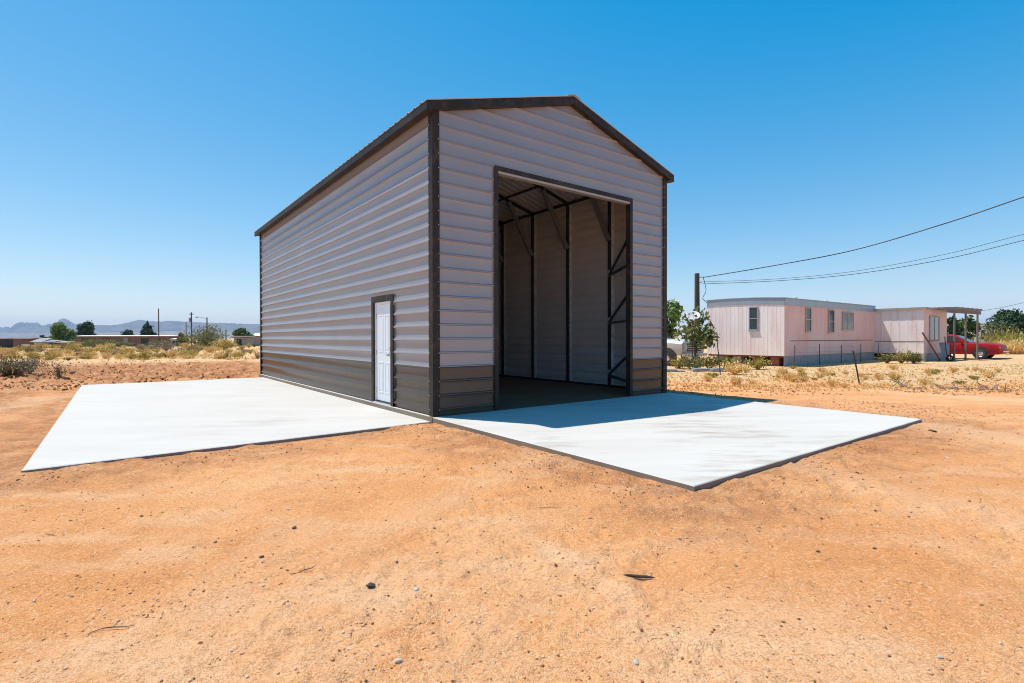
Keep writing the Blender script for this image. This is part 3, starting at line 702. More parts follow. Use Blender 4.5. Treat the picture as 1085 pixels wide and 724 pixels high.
window(AD, lambda t, d, z: (t, -d - .012, z), .95, 2.75, 1.15, 2.55, 3, True, 'block')
mb = MB(); mb.box(.0, AL, .03, .06, 0, .416); mb.build('skirt', M['skirt'], AD)
mb = MB(); mb.box(.25, .29, .1, AW - .1, 0, .4); mb.build('crawl_space_board', M['fardark'], AD)
mb = MB(); mb.box(-.0165, -.013, .0, AW, 1.08, 1.11); mb.build('belt_moulding', M['tar'], AD)
mb = MB(); mb.box(-.07, .13, -.05, .16, -.05, .41); mb.build('corner_pier', M['block'], AD)
# porch frame of weathered posts
PO = [on(1011, 382.5), on(1023, 381.5), on(1035.5, 381)]
PF = empty('porch_frame', PO[0], 0, 'open porch frame of bare weathered posts beside the pink room', 'porch')
for p in PO:
    q = p - PO[0]; mb = MB(); h = 2.72 + .02 * (p is PO[1]); mb.box(q.x - .034, q.x + .034, q.y - .034, q.y + .034, -.05, h - q.z * 0); mb.build('post', M['wood'], PF)
d = (PO[2] - PO[0]); mb = MB(); mb.bar((-.7, -.24, 2.83), (d.x + .25, d.y + .08, 2.80), .07, .19); mb.build('beam', M['wood'], PF)
back_off = Vector((-ST, CT, 0)) * 2.6
mb = MB(); mb.bar((back_off.x - .6, back_off.y - .2, 2.86), (d.x + back_off.x + .2, d.y + back_off.y + .1, 2.84), .07, .17); mb.build('beam', M['wood'], PF)
for k in range(6):
    t = k / 5; p = d * t; mb = MB(); s0 = p - back_off * .08; s1 = p + back_off * 1.06
    mb.bar((s0.x, s0.y, 2.99 - .02 * t), (s1.x, s1.y, 3.03 - .02 * t), .05, .13); mb.build('joist', M['wood'], PF)
for p in (d, ):
    mb = MB(); q = p + back_off; mb.box(q.x - .06, q.x + .06, q.y - .06, q.y + .06, -.05, 2.74); mb.build('post', M['wood'], PF)
# utility pole and its cables
PY = 30.; PX = A(738.5, PY)
UPOL = empty('utility_pole', (PX, PY, gz(PX, PY)), 0, 'short thick dark utility pole behind the leafy tree by the mobile home', 'pole')
ph = Zat(290.5, PY) - gz(PX, PY)
mb = MB(); mb.tube([(0, 0, -.3), (.01, 0, ph * .5), (0, 0, ph)], [.165, .15, .135], 14); mb.build('post', M['polewood'], UPOL, 40)
mb = MB(); mb.tube([(.13, -.05, ph - .25), (.22, -.08, ph - .2), (.32, -.1, ph - .24)], .022, 8); mb.build('bracket', M['galv'], UPOL)
mb = MB(); mb.tube([(.14, -.05, ph - .55), (.26, -.08, ph - .5)], .02, 8); mb.build('bracket', M['galv'], UPOL)
top = Vector((PX + .32, PY - .1, UPOL.location.z + ph - .24)); low = Vector((PX + .28, PY - .08, UPOL.location.z + ph - .5))
def wire_pts(a, mids, n=26):
    """smooth sagging line through a and the listed points"""
    P = [a] + mids; out = []
    for i in range(n + 1):
        t = i / n * (len(P) - 1); k = min(int(t), len(P) - 2); f = t - k
        p0, p1, p2, p3 = P[max(k - 1, 0)], P[k], P[k + 1], P[min(k + 2, len(P) - 1)]
        out.append(.5 * ((2 * p1) + (p2 - p0) * f + (2 * p0 - 5 * p1 + 4 * p2 - p3) * f * f + (3 * p1 - p0 - 3 * p2 + p3) * f ** 3))
    return out
def wp(px, py, Y): return Vector((A(px, Y), Y, Zat(py, Y)))
def cable(name, pts, r, label):
    mb = MB(); mb.tube(pts, r, 6); o = mb.build(name, M['wire'], smooth=60); tag(o, label, 'cable'); return o
cable('power_line', wire_pts(top, [wp(822, 282, 28.2), wp(905, 266, 26.3), wp(1000, 238.5, 24.2), wp(1085, 210, 22.2), wp(1260, 150, 19)], 60), .026, 'thick twisted power line rising highest from the utility pole to the right')
cable('power_line', wire_pts(low, [wp(822, 296.5, 28.4), wp(905, 288.5, 26.6), wp(1000, 271, 24.6), wp(1085, 249.5, 22.8), wp(1260, 206, 20)], 60), .011, 'thin middle wire strung from the utility pole, upper of the close pair')
cable('power_line', wire_pts(low - Vector((.02, 0, .12)), [wp(822, 298.5, 28.2), wp(905, 291.5, 26.3), wp(1000, 276, 24.2), wp(1085, 256, 22.4), wp(1260, 215, 19.5)], 60), .015, 'lowest wire strung from the utility pole, lower of the close pair')
hb = LW(0.05, HWD - .1, 2.9, MO)
cable('drop_cable', wire_pts(top, [wp(746.8, 301, 29.8), wp(748, 309, 29.6), wp(744.6, 316.5, 29.4), wp(747, 319.5, 29), Vector((hb.x, hb.y, hb.z))], 50), .018, 'looped black cable hanging from the utility pole to the mobile home roof')
cable('power_line', [wp(1038, 331, 60) + Vector((0, 0, 0)), wp(1060, 327.5, 57), wp(1085, 322, 54), wp(1140, 309, 50)], .02, 'faint thin wire low in the sky above the green tree at far right')

# ------------------------------------------------------------------ vehicles
def wheel(parent, c, r, wdt, axis, rim='chrome'):
    mb = MB(); ax = Vector(axis)
    mb.lathe(c, [(r * .62, -wdt / 2), (r * .93, -wdt / 2), (r, -wdt * .36), (r, wdt * .36), (r * .93, wdt / 2), (r * .62, wdt / 2)], axis, 26)
    wl = mb.build('wheel', M['rubber'], parent, 40)
    mb = MB(); mb.lathe(c, [(r * .63, wdt * .30), (r * .62, wdt * .46), (r * .52, wdt * .34), (r * .25, wdt * .46), (r * .1, wdt * .5), (0, wdt * .5)], axis, 26); mb.lathe(c, [(r * .63, wdt * .30), (0, wdt * .3)], axis, 26)
    mb.build('rim', M[rim], wl, 40)
def loft(mb, secs, m=0, mats=None, cap=True):
    """secs: list of rings (same count) along the length"""
    n = len(secs[0]); b = []
    for s in secs: b += s
    fs = []
    for i in range(len(secs) - 1):
        for j in range(n): fs.append((i * n + j, i * n + (j + 1) % n, (i + 1) * n + (j + 1) % n, (i + 1) * n + j))
    if cap: fs.append(tuple(range(n))[::-1]); fs.append(tuple(range((len(secs) - 1) * n, len(secs) * n)))
    return mb.add(b, fs, m)
# red sedan: local +X is forward, origin at the centre of the front axle line on the ground
def make_sedan(o):
    # lower body rings: x, half width, bottom, shoulder
    st = [(.93, .74, .36, .70), (.88, .82, .26, .79), (.6, .88, .24, .86), (0, .90, .24, .90), (-.55, .91, .24, .93), (-1.4, .92, .24, .93), (-2.6, .92, .24, .95), (-3.2, .90, .26, .96), (-3.75, .84, .30, .93), (-3.85, .76, .40, .86)]
    secs = []
    for x, hw, zb, zs in st:
        secs.append([(x, -hw * .92, zb), (x, -hw, zb + .14), (x, -hw, zs - .18), (x, -hw * .95, zs - .05), (x, -hw * .78, zs), (x, 0, zs + .03), (x, hw * .78, zs), (x, hw * .95, zs - .05), (x, hw, zs - .18), (x, hw, zb + .14), (x, hw * .92, zb)])
    mb = MB(); loft(mb, secs); body = mb.build('body', M['red'], o, 35)
    # cabin
    cs = [(-.48, .76, .89, .90), (-1.18, .70, .90, 1.34), (-1.5, .66, .9, 1.40), (-2.3, .66, .93, 1.40), (-2.62, .68, .94, 1.33), (-3.15, .74, .95, .97)]
    secs = [[(x, -hw - .10 * (zt - .9), zb - .04), (x, -hw, zb + (zt - zb) * .85), (x, -hw * .8, zt), (x, 0, zt + .015), (x, hw * .8, zt), (x, hw, zb + (zt - zb) * .85), (x, hw + .10 * (zt - .9), zb - .04)] for x, hw, zb, zt in cs]
    mb = MB(); loft(mb, secs); mb.build('cabin', M['red'], o, 30)
    # glass: windscreen, side windows, rear window, each a few mm proud of the cabin
    def quad(pts, name, mat, off):
        p = [Vector(x) for x in pts]; nrm = (p[1] - p[0]).cross(p[2] - p[0]).normalized() * off
        mb = MB(); mb.hexa([x - nrm for x in p] + [x + nrm for x in p]); mb.build(name, M[mat], o)
    quad([(-.56, -.62, .955), (-.56, .62, .955), (-1.13, .56, 1.315), (-1.13, -.56, 1.315)], 'windscreen', 'carglass', .012)
    quad([(-3.04, .58, 1.03), (-3.04, -.58, 1.03), (-2.68, -.54, 1.29), (-2.68, .54, 1.29)], 'rear_window', 'carglass', .012)
    for s in (-1, 1):
        for a0, a1, b0, b1 in ((-.85, -1.62, -1.22, -1.62), (-1.70, -2.52, -1.70, -2.45)):
            quad([(a0, s * .755, .965), (a1, s * .755, .965), (b1, s * .688, 1.30), (b0, s * .688, 1.30)], 'side_window', 'carglass', .014)
        quad([(.60, s * .9, .40), (-2.9, s * .928, .42), (-2.9, s * .928, .47), (.60, s * .9, .45)], 'side_moulding', 'blacktrim', .012)
        mb = MB(); mb.box(-.95, -.80, s * .98 - .08, s * .98 + .08, .95, 1.06); mb.build('mirror', M['red'], o, bevel=.02)
        mb = MB(); mb.box(.84, .915, *sorted((s * .40, s * .74)), .56, .70); mb.build('headlight', M['lampglass'], o, bevel=.01)
        mb = MB(); mb.box(.80, .895, *sorted((s * .745, s * .825)), .57, .69); mb.build('indicator', M['amber'], o)
        for x, z in ((-1.66, .80), (-2.55, .82)):
            mb = MB(); mb.box(x - .06, x + .06, *sorted((s * .90, s * .935)), z - .015, z + .015); mb.build('door_handle', M['blacktrim'], o)
        for x in (0, -2.72):
            mb = MB(); mb.lathe((x, s * .80, .33), [(.37, 0), (.37, .105)], (0, s, 0), 26); mb.lathe((x, s * .80, .33), [(.37, .105), (0.0, .104)], (0, s, 0), 26); mb.build('wheel_arch', M['blacktrim'], o)
            wheel(o, (x, s * .82, .31), .315, .22, (0, s, 0))
    mb = MB(); mb.box(.86, .935, -.385, .385, .57, .69); mb.build('grille', M['blacktrim'], o)
    mb = MB(); mb.box(.82, 1.0, -.86, .86, .34, .50); mb.build('bumper', M['red'], o, bevel=.04)
    mb = MB(); mb.box(.99, 1.01, -.80, .80, .40, .44); mb.build('bumper_strip', M['chrome'], o)
    mb = MB(); mb.box(-3.98, -3.78, -.84, .84, .36, .54); mb.build('bumper', M['red'], o, bevel=.04)
p = LW(19.1, -3.3, 0, MO); p.z = gz(p.x, p.y) + .0
car = empty('parked_car', p, TH - R(90), 'red four door sedan parked behind the porch posts', 'car'); make_sedan(car); car.scale = (1., 1., 1.07)

def make_truck(o):
    st = [(.78, .82, .60, 1.10), (.72, .88, .55, 1.18), (.3, .93, .5, 1.22), (-.6, .94, .48, 1.24), (-.95, .95, .48, 1.26)]
    secs = [[(x, -hw * .95, zb), (x, -hw, zb + .1), (x, -hw, zs - .14), (x, -hw * .9, zs - .02), (x, 0, zs + .05), (x, hw * .9, zs - .02), (x, hw, zs - .14), (x, hw, zb + .1), (x, hw * .95, zb)] for x, hw, zb, zs in st]
    mb = MB(); loft(mb, secs); mb.build('body', M['whitecar'], o, 35)
    cs = [(-.9, .90, 1.16, 1.20), (-1.45, .78, 1.18, 1.70), (-1.7, .76, 1.18, 1.76), (-2.9, .76, 1.18, 1.76), (-3.05, .80, 1.18, 1.72)]
    secs = [[(x, -hw - .14, .5), (x, -hw - .14 * (zt > 1.3), 1.16), (x, -hw, zt - .06), (x, -hw * .85, zt), (x, hw * .85, zt), (x, hw, zt - .06), (x, hw + .14 * (zt > 1.3), 1.16), (x, hw + .14, .5)] for x, hw, zb, zt in cs]
    mb = MB(); loft(mb, secs); mb.build('cabin', M['whitecar'], o, 30)
    mb = MB(); mb.box(-5.0, -3.07, -.92, .92, .52, 1.15); mb.build('cargo_bed', M['whitecar'], o, bevel=.03)
    mb = MB(); mb.add([(-.93, -.74, 1.21), (-.93, .74, 1.21), (-1.43, .66, 1.68), (-1.43, -.66, 1.68), (-.91, -.74, 1.225), (-.91, .74, 1.225), (-1.41, .66, 1.695), (-1.41, -.66, 1.695)], [(4, 5, 6, 7), (0, 3, 2, 1), (0, 1, 5, 4), (1, 2, 6, 5), (2, 3, 7, 6), (3, 0, 4, 7)]); mb.build('windscreen', M['carglass'], o)
    mb = MB(); mb.box(.765, .80, -.56, .56, .70, 1.07); g = mb.build('grille', M['blacktrim'], o)
    for k in range(3):
        mb = MB(); mb.box(.801, .812, -.53, .53, .77 + k * .10, .785 + k * .10); mb.build('slat', M['chrome'], g)
    mb = MB(); mb.box(.72, .92, -.92, .92, .46, .61); mb.build('bumper', M['chrome'], o, bevel=.03)
    for s in (-1, 1):
        mb = MB(); mb.box(.76, .81, *sorted((s * .565, s * .80)), .80, 1.02); mb.build('headlight', M['lampglass'], o, bevel=.01)
        mb = MB(); mb.box(-2.75, -1.5, *sorted((s * .80, s * .90)), 1.22, 1.62); mb.build('side_window', M['carglass'], o)
        for x in (0, -3.6):
            mb = MB(); mb.lathe((x, s * .84, .40), [(.46, 0), (.46, .108)], (0, s, 0), 26); mb.lathe((x, s * .84, .40), [(.46, .108), (0, .107)], (0, s, 0), 26); mb.build('wheel_arch', M['blacktrim'], o)
            wheel(o, (x, s * .84, .375), .385, .25, (0, s, 0))
q = G(708.5, 388); q2 = Vector((q.x, q.y, 0)) + Vector((CT, ST, 0)) * .84
tk = empty('pickup_truck', (q2.x, q2.y, gz(q2.x, q2.y)), TH - R(90), 'dusty white pickup truck with dark grille half hidden by the garage corner', 'truck'); make_truck(tk)

# ------------------------------------------------------------------ vegetation
def leaves(n, clumps, size, flat=.0, rng=RNG, elong=1.7):
    """clumps: (centre, radius xyz, weight); returns quads, many small leaf faces through the volume"""
    wts = np.array([c[2] for c in clumps], float); wts /= wts.sum(); which = rng.choice(len(clumps), n, p=wts)
    cen = np.array([c[0] for c in clumps], float)[which]; rad = np.array([c[1] for c in clumps], float)[which]
    d = rng.normal(size=(n, 3)); d /= np.linalg.norm(d, axis=1)[:, None]
    rr_ = rng.random(n) ** .45
    c = cen + d * rad * rr_[:, None] * (1 + .25 * rng.normal(size=(n, 1)) * (rng.random((n, 1)) < .3))
    a = rng.normal(size=(n, 3)); a /= np.linalg.norm(a, axis=1)[:, None]
    b = np.cross(a, rng.normal(size=(n, 3))); b /= np.linalg.norm(b, axis=1)[:, None]
    s = size * (.6 + .8 * rng.random((n, 1)))
    v = np.stack([c - a * s * elong * .5, c + b * s * .42, c + a * s * elong * .5, c - b * s * .42], 1).reshape(-1, 3)
    return v, np.arange(n * 4).reshape(n, 4)
M['leaf'] = leafmat('mid_green_leaf', [(.045, .085, .018), (.085, .15, .030), (.14, .21, .05)])
M['leaf_dark'] = leafmat('dark_green_leaf', [(.018, .045, .016), (.035, .075, .025), (.06, .11, .04)])
M['leaf_bright'] = leafmat('bright_green_leaf', [(.07, .13, .02), (.13, .21, .035), (.2, .29, .06)])
M['leaf_mixed'] = leafmat('mixed_leaf', [(.05, .08, .02), (.13, .18, .04), (.22, .26, .07), (.28, .24, .09)])
M['leaf_olive'] = leafmat('olive_leaf', [(.11, .11, .03), (.17, .165, .05), (.25, .22, .07)])
M['leaf_yellow'] = leafmat('yellow_green_leaf', [(.22, .19, .035), (.36, .29, .05), (.48, .37, .08)])
M['leaf_grey'] = leafmat('grey_brown_twigs', [(.16, .11, .07), (.27, .19, .12), (.40, .30, .18)], trans=.1)
M['leaf_gold'] = leafmat('golden_brush', [(.30, .20, .035), (.45, .31, .06), (.58, .42, .11)])
M['leaf_straw'] = leafmat('straw_blades', [(.58, .34, .09), (.74, .48, .16), (.85, .63, .28)], trans=.15)
M['leaf_dkbrown'] = leafmat('dark_brush', [(.07, .055, .03), (.15, .12, .06), (.27, .22, .10)], trans=.1)

def tree(name, loc, h, wd, mat, label, cat='tree', n=2600, leaf=.12, trunk=.12, lo=.25, seed=1, shape='round', group=None, lean=0.):
    o = empty(name, loc, 0, label, cat, group); rg = np.random.default_rng(seed); pr = random.Random(seed)
    mb = MB(); th_ = h * (lo + .18)
    mb.tube([(0, 0, -.1), (lean * .3, .03, th_ * .5), (lean, 0, th_)], [trunk, trunk * .8, trunk * .6], 9)
    cl = []
    if shape == 'cone':
        for k in range(13):
            t = k / 12; z = h * (lo + (1 - lo) * t); rad = wd / 2 * (1 - t) ** .8 + .06 * wd
            for q in range(3 if t < .8 else 1):
                a = pr.random() * 6.28; rr2 = rad * .5
                cl.append(((rr2 * math.cos(a), rr2 * math.sin(a), z), (rad * .55, rad * .55, h * .07), rad))
        mb.tube([(lean, 0, th_), (0, 0, h * .9)], [trunk * .6, trunk * .15], 7)
    else:
        for k in range(17):
            a = pr.random() * 6.28; zz = pr.random(); env = math.sin(math.pi * min(1, (.18 + .78 * zz))) ** .6
            rr2 = wd / 2 * env * (.35 + .5 * pr.random()); z = h * (lo + (1 - lo) * (.12 + .78 * zz))
            s = wd * (.12 + .10 * pr.random())
            c = (lean + rr2 * math.cos(a), rr2 * math.sin(a), z); cl.append((c, (s, s, s * .75 * min(1.6, h / wd + .3)), s ** 2))
            if k < 9: mb.tube([(lean * .9, 0, th_ * (.7 + .3 * pr.random())), (lean + rr2 * .5 * math.cos(a), rr2 * .5 * math.sin(a), z * .8 + th_ * .15), c], [trunk * .5, trunk * .3, trunk * .1], 6)
    mb.build('trunk', M['bark'], o, 60)
    v, f = leaves(n, cl, leaf, rng=rg); keep = v.reshape(-1, 4, 3)[:, :, 2].min(1) > .02
    f = f[keep]; np_mesh('crown', v, f, M[mat], o); return o
def bush_mesh(name, h, wd, mat, n=500, leaf=.05, seed=1, stems=26, parent=None, blade=False):
    rg = np.random.default_rng(seed); V = []; Fq = []; b0 = 0
    # stems fan out from the root
    ang = rg.random(stems) * 6.283; tilt = rg.random(stems) ** .6 * .95; ln = h * (.7 + .5 * rg.random(stems))
    tip = np.column_stack([np.cos(ang) * np.sin(tilt) * ln * wd / h * .62, np.sin(ang) * np.sin(tilt) * ln * wd / h * .62, np.cos(tilt) * ln])
    tipc = tip * 1.
    sd_ = np.column_stack([-np.sin(ang), np.cos(ang), np.zeros(stems)]) * (.012 + .01 * h)
    root = np.column_stack([np.cos(ang) * .05 * wd, np.sin(ang) * .05 * wd, np.zeros(stems)])
    mid = root + tipc * .55 + rg.normal(size=(stems, 3)) * .04 * h
    for a_, b_, s0, s1 in ((root, mid, 1, .7), (mid, tipc, .7, .15)):
        v = np.stack([a_ - sd_ * s0, a_ + sd_ * s0, b_ + sd_ * s1, b_ - sd_ * s1], 1).reshape(-1, 3); V.append(v); Fq.append(np.arange(len(v)).reshape(-1, 4) + b0); b0 += len(v)
    k = rg.integers(0, stems, n); t = .3 + .75 * rg.random((n, 1)) ** .7
    c = root[k] + (tipc[k]) * t + rg.normal(size=(n, 3)) * np.array([.09 * wd, .09 * wd, .07 * h]); c[:, 2] = np.abs(c[:, 2]) + .01
    a_ = rg.normal(size=(n, 3)); a_[:, 2] = np.abs(a_[:, 2]) + (1.2 if blade else .2); a_ /= np.linalg.norm(a_, axis=1)[:, None]
    b_ = np.cross(a_, rg.normal(size=(n, 3))); b_ /= np.linalg.norm(b_, axis=1)[:, None]
    s = leaf * (.6 + .8 * rg.random((n, 1))); wq = .14 if blade else .4; lq = 1.5 if blade else .8
    v = np.stack([c - a_ * s * lq, c + b_ * s * wq, c + a_ * s * lq, c - b_ * s * wq], 1).reshape(-1, 3); V.append(v); Fq.append(np.arange(len(v)).reshape(-1, 4) + b0)
    return np_mesh(name, np.vstack(V), np.vstack(Fq), M[mat], parent)
def bush(name, loc, h, wd, mat, label, cat='bush', **kw):
    o = bush_mesh(name, h, wd, mat, **kw); o.location = loc; tag(o, label, cat, kw.get('group')); return o

# tree by the mobile home with the dish
tp = Vector((A(737.5, 22.6), 22.6, 0)); tp.z = gz(tp.x, tp.y)
tree('leafy_tree', tp, 2.45, 1.85, 'leaf_mixed', 'small leafy tree with dark trunk in front of the utility pole', n=560, leaf=.14, trunk=.085, lo=.42, seed=5)
tp2 = Vector((A(712, 29.), 29., 0)); tp2.z = gz(tp2.x, tp2.y)
tree('leafy_tree', tp2, 3.2, 2.5, 'leaf_bright', 'bright green tree rising behind the white pickup truck', n=1100, leaf=.18, trunk=.10, lo=.3, seed=8)
dp = Vector((A(734.5, 22.0), 22.0, 0)); dp.z = gz(dp.x, dp.y)
DI = empty('satellite_dish', dp, 0, 'pale round satellite dish on a thin mast among the tree leaves', 'dish')
dz = Zat(336, 22.0) - dp.z
mb = MB(); mb.tube([(0, .05, -.05), (0, .05, dz - .05)], .022, 8); mb.build('mast', M['tpost'], DI)
ax = Vector((-.25, -.62, .74)).normalized()
mb = MB(); mb.lathe((0, .0, dz), [(0, 0), (.12, .012), (.21, .04), (.275, .075), (.285, .072), (.22, .03), (.12, 0), (0, -.012)], ax, 24); mb.build('reflector', M['dish'], DI, 50)
mb = MB(); mb.tube([Vector((0, 0, dz - .24)), Vector((0, 0, dz - .1)) + ax * .3], .01, 6); mb.box(-.03 + ax.x * .3, .03 + ax.x * .3, ax.y * .3 - .04, ax.y * .3 + .04, dz - .12 + ax.z * .3, dz - .05 + ax.z * .3); mb.build('feed_arm', M['galv'], DI)
# shrubs in front of the home
for px, py, h, wd, mt, lab, sd_ in (
    (733, 392, .62, 1.25, 'leaf_olive', 'rounded olive green bush below the small leafy tree', 1), (719, 390.5, .42, .9, 'leaf_yellow', 'low yellowish bush beside the pickup truck wheel', 2),
    (751, 391.5, .5, 1.0, 'leaf_yellow', 'yellow green bush between the tree trunk and the mobile home end', 3), (770, 391, .5, .9, 'leaf_yellow', 'yellow green bush against the brick piers under the mobile home', 4),
    (803, 391.5, .46, .95, 'leaf_yellow', 'yellow green bush under the single end window of the mobile home', 5), (778, 397, .42, .9, 'leaf_straw', 'dry tan bush on bare soil in front of the mobile home end', 6),
    (955, 385, .62, .9, 'leaf_yellow', 'weedy yellow bush in the gap below the lit room wall', 7), (940, 385, .45, .8, 'leaf_olive', 'dark olive weed clump where the room meets the mobile home', 8), (968, 385.5, .5, .8, 'leaf_olive', 'olive weed clump beside the concrete pier of the pink room', 9)):
    p = on(px, py); bush('bush', p, h, wd, mt, lab, n=620, leaf=.055, seed=sd_ + 40)
# left: creosote bush and yellow bush standing out of the field
p = on(218, 370.5); bush('creosote_bush', p, 2.5, 4.2, 'leaf_olive', 'largest olive bush standing up before the far utility poles', n=2600, leaf=.13, seed=71, stems=50)
p = on(238, 371.5); bush('bush', p, 1.15, 2.4, 'leaf_gold', 'rounded golden yellow bush right of the largest olive bush', n=1500, leaf=.09, seed=72, stems=40)
p = on(98, 368.5); bush('bush', p, 1.25, 5.4, 'leaf_olive', 'long low olive thicket under the pale roof left of centre', n=2600, leaf=.12, seed=73, stems=60)
p = on(128, 368); bush('bush', p, .95, 3.4, 'leaf_olive', 'lower olive thicket in the middle of the pale roofed building', n=1600, leaf=.11, seed=74, stems=40)
p = on(168, 368.5); bush('bush', p, .95, 3., 'leaf_olive', 'olive thicket at the right end of the pale roofed building', n=1500, leaf=.11, seed=75, stems=40)
for px, py, h, wd, sd_, lab in ((162, 371.5, .62, 1.5, 81, 'grey rounded bush left of the pale dirt track'), (176, 373, .8, 1.5, 82, 'brownish grey bush in front of the olive thicket'), (150, 371, .6, 1.4, 83, 'tan grey bush leftmost of the three below the pale roof')):
    p = on(px, py); bush('scrub_bush', p, h, wd, 'leaf_grey', lab, n=800, leaf=.07, seed=sd_, stems=40)
# brush heap at the left edge
BR = on(12, 398)
o = bush('brush_heap', BR, .62, 2.3, 'leaf_dkbrown', 'dark tangled heap of cut brush at the left edge of the clearing', 'brush pile', n=2600, leaf=.035, seed=90, stems=130)
p = on(27, 393); bush('scrub_bush', p, .45, 1.0, 'leaf_grey', 'grey twiggy bush on the right side of the dark brush heap', n=500, leaf=.05, seed=91, stems=50)
p = on(62, 401); bush('uprooted_shrub', p, .42, .55, 'leaf_dkbrown', 'small dead uprooted shrub beside a clod near the slab corner', 'shrub', n=130, leaf=.04, seed=92, stems=22)
# scrub through the straw field: a few meshes, many individuals
protos = [bush_mesh('scrub_bush', .5 * (1 + .15 * k), .85, 'leaf_grey' if k % 2 else 'leaf_gold', n=300, leaf=.06, seed=100 + k, stems=30) for k in range(4)] + [bush_mesh('scrub_bush', .34, .7, 'leaf_dkbrown', n=260, leaf=.05, seed=120, stems=34), bush_mesh('scrub_bush', .45, .8, 'leaf_gold', n=300, leaf=.06, seed=110, stems=30), bush_mesh('grass_clump', .45, .7, 'leaf_straw', n=260, leaf=.10, seed=111, stems=50, blade=True), bush_mesh('grass_clump', .4, .8, 'leaf_straw', n=260, leaf=.10, seed=112, stems=50, blade=True)]  # the dark brown bush adds shade under the clumps as colour
LAB = {'scrub_bush': ('small dry scrub bush among the straw grass left of the garage', 'bush', 'scrub bushes in the straw field'), 'grass_clump': ('clump of straw coloured dry grass in the field left of the garage', 'grass clump', 'dry grass clumps in the straw field')}
used = [False] * len(protos); pr = random.Random(3)
for i in range(170):
    px = pr.uniform(-30, 274); py = 367.3 + 14 * pr.random() ** 1.5; k = pr.choice([0, 2, 0, 1, 4, 4, 5, 6, 7, 6, 7])
    p = G(px, py); 
    if p.y > 88: continue
    p.z = gz(p.x, p.y); o = protos[k] if not used[k] else protos[k].copy()
    if used[k]: COL.objects.link(o)
    used[k] = True; s = pr.uniform(.6, 1.35) * (1.15 if p.y > 45 else .9); o.location = p; o.rotation_euler = (0, 0, pr.random() * 6.28); o.scale = (s, s, s * pr.uniform(.8, 1.1))
    st = o.name.split('.')[0]; tag(o, *LAB[st])
for k, u_ in enumerate(used):
    if not u_: bpy.data.objects.remove(protos[k])
# right verge: small weeds
wp_ = bush_mesh('weed', .26, .5, 'leaf_straw', n=170, leaf=.07, seed=130, stems=26, blade=True); wg = bush_mesh('weed', .2, .45, 'leaf_yellow', n=150, leaf=.05, seed=131, stems=22)
us = [False, False]
for i in range(46):
    px = pr.uniform(712, 1084); py = 390 + 21 * pr.random(); k = 0 if pr.random() < .72 else 1
    if px < 830: py = 394 + 14 * pr.random()
    src = (wp_, wg)[k]; o = src if not us[k] else src.copy()
    if us[k]: COL.objects.link(o)
    us[k] = True; o.location = on(px, py); s = pr.uniform(.35, .9); o.scale = (s, s, s); o.rotation_euler = (0, 0, pr.random() * 6)
    tag(o, 'small dry straw weed on the verge before the mobile home' if k == 0 else 'small yellow green weed on the verge before the mobile home', 'weed', 'dry straw weeds on the verge' if k == 0 else 'green weeds on the verge')
# far right trees
for nm, px0, px1, py0, Y, mt, lab, sd_, n, shp in (
    ('leafy_tree', 1046, 1100, 331, 58., 'leaf_dark', 'broad dark green tree at the right edge of the view', 21, 3600, 'round'),
    ('leafy_tree', 1000, 1016, 337, 50., 'leaf_dark', 'dark tree behind the first porch post', 22, 1400, 'round'), ('leafy_tree', 1012, 1033, 335, 52., 'leaf', 'mid green tree seen between the porch posts above the red sedan', 23, 2000, 'round')):
    x = A((px0 + px1) / 2, Y); z = gz(x, Y); h = Zat(py0, Y) - z
    tree(nm, (x, Y, z), h, (px1 - px0) / F_PX * Y, mt, lab, n=n, leaf=.24, trunk=.16, lo=.12, seed=sd_)
x = A(1056, 50.); bush('bush', (x, 50., gz(x, 50.)), Zat(345, 50.) - gz(x, 50.) - .1, 2.6, 'leaf_olive', 'dark olive bush at the foot of the broad tree', n=1500, leaf=.13, seed=140, stems=40)
for px, Y, h, wd, mt, lab, sd_ in ((1082, 46., 1.75, 5., 'leaf_yellow', 'tall golden grass bank below the broad dark green tree', 141), (1073, 41, .9, 2.6, 'leaf_straw', 'tan grass clump right of the red sedan', 142), (1090, 40, .9, 3, 'leaf_straw', 'tan grass clump at the right edge of the view', 143)):
    x = A(px, Y); bush('grass_clump', (x, Y, gz(x, Y)), h, wd, mt, lab, 'grass', n=1600, leaf=.14, seed=sd_, stems=80, blade=True)
# far left trees
for nm, px0, px1, py0, Y, mt, lab, sd_, n, shp in (
    ('leafy_tree', 50, 78, 343.5, 140., 'leaf_bright', 'bright green rounded tree left of the pale roof', 31, 3000, 'round'), ('leafy_tree', 76, 102, 339.5, 165., 'leaf_dark', 'taller dark green tree behind the left end of the pale roof', 32, 2600, 'round'),
    ('leafy_tree', 129, 145, 349.5, 170., 'leaf_dark', 'small dark tree just showing above the pale roof', 33, 1200, 'round'), ('pine_tree', 147, 167, 340.5, 165., 'leaf_dark', 'pointed dark green tree above the right half of the pale roof', 34, 2600, 'cone'),
    ('leafy_tree', 247, 268, 348.5, 100., 'leaf', 'green tree above the grey shed near the garage corner', 35, 2200, 'round'), ('leafy_tree', 186, 199, 354, 120., 'leaf_olive', 'low olive tree between two thin poles', 36, 900, 'round'), ('leafy_tree', 40, 51, 355, 150., 'leaf_dark', 'low dark tree left of the bright green tree', 37, 700, 'round')):
    x = A((px0 + px1) / 2, Y); z = gz(x, Y); h = Zat(py0, Y) - z
    tree(nm, (x, Y, z), h, (px1 - px0) / F_PX * Y, mt, lab, n=int(n * 1.9), leaf=.36 if Y > 110 else .24, trunk=.3, lo=.12, seed=sd_, shape=shp)
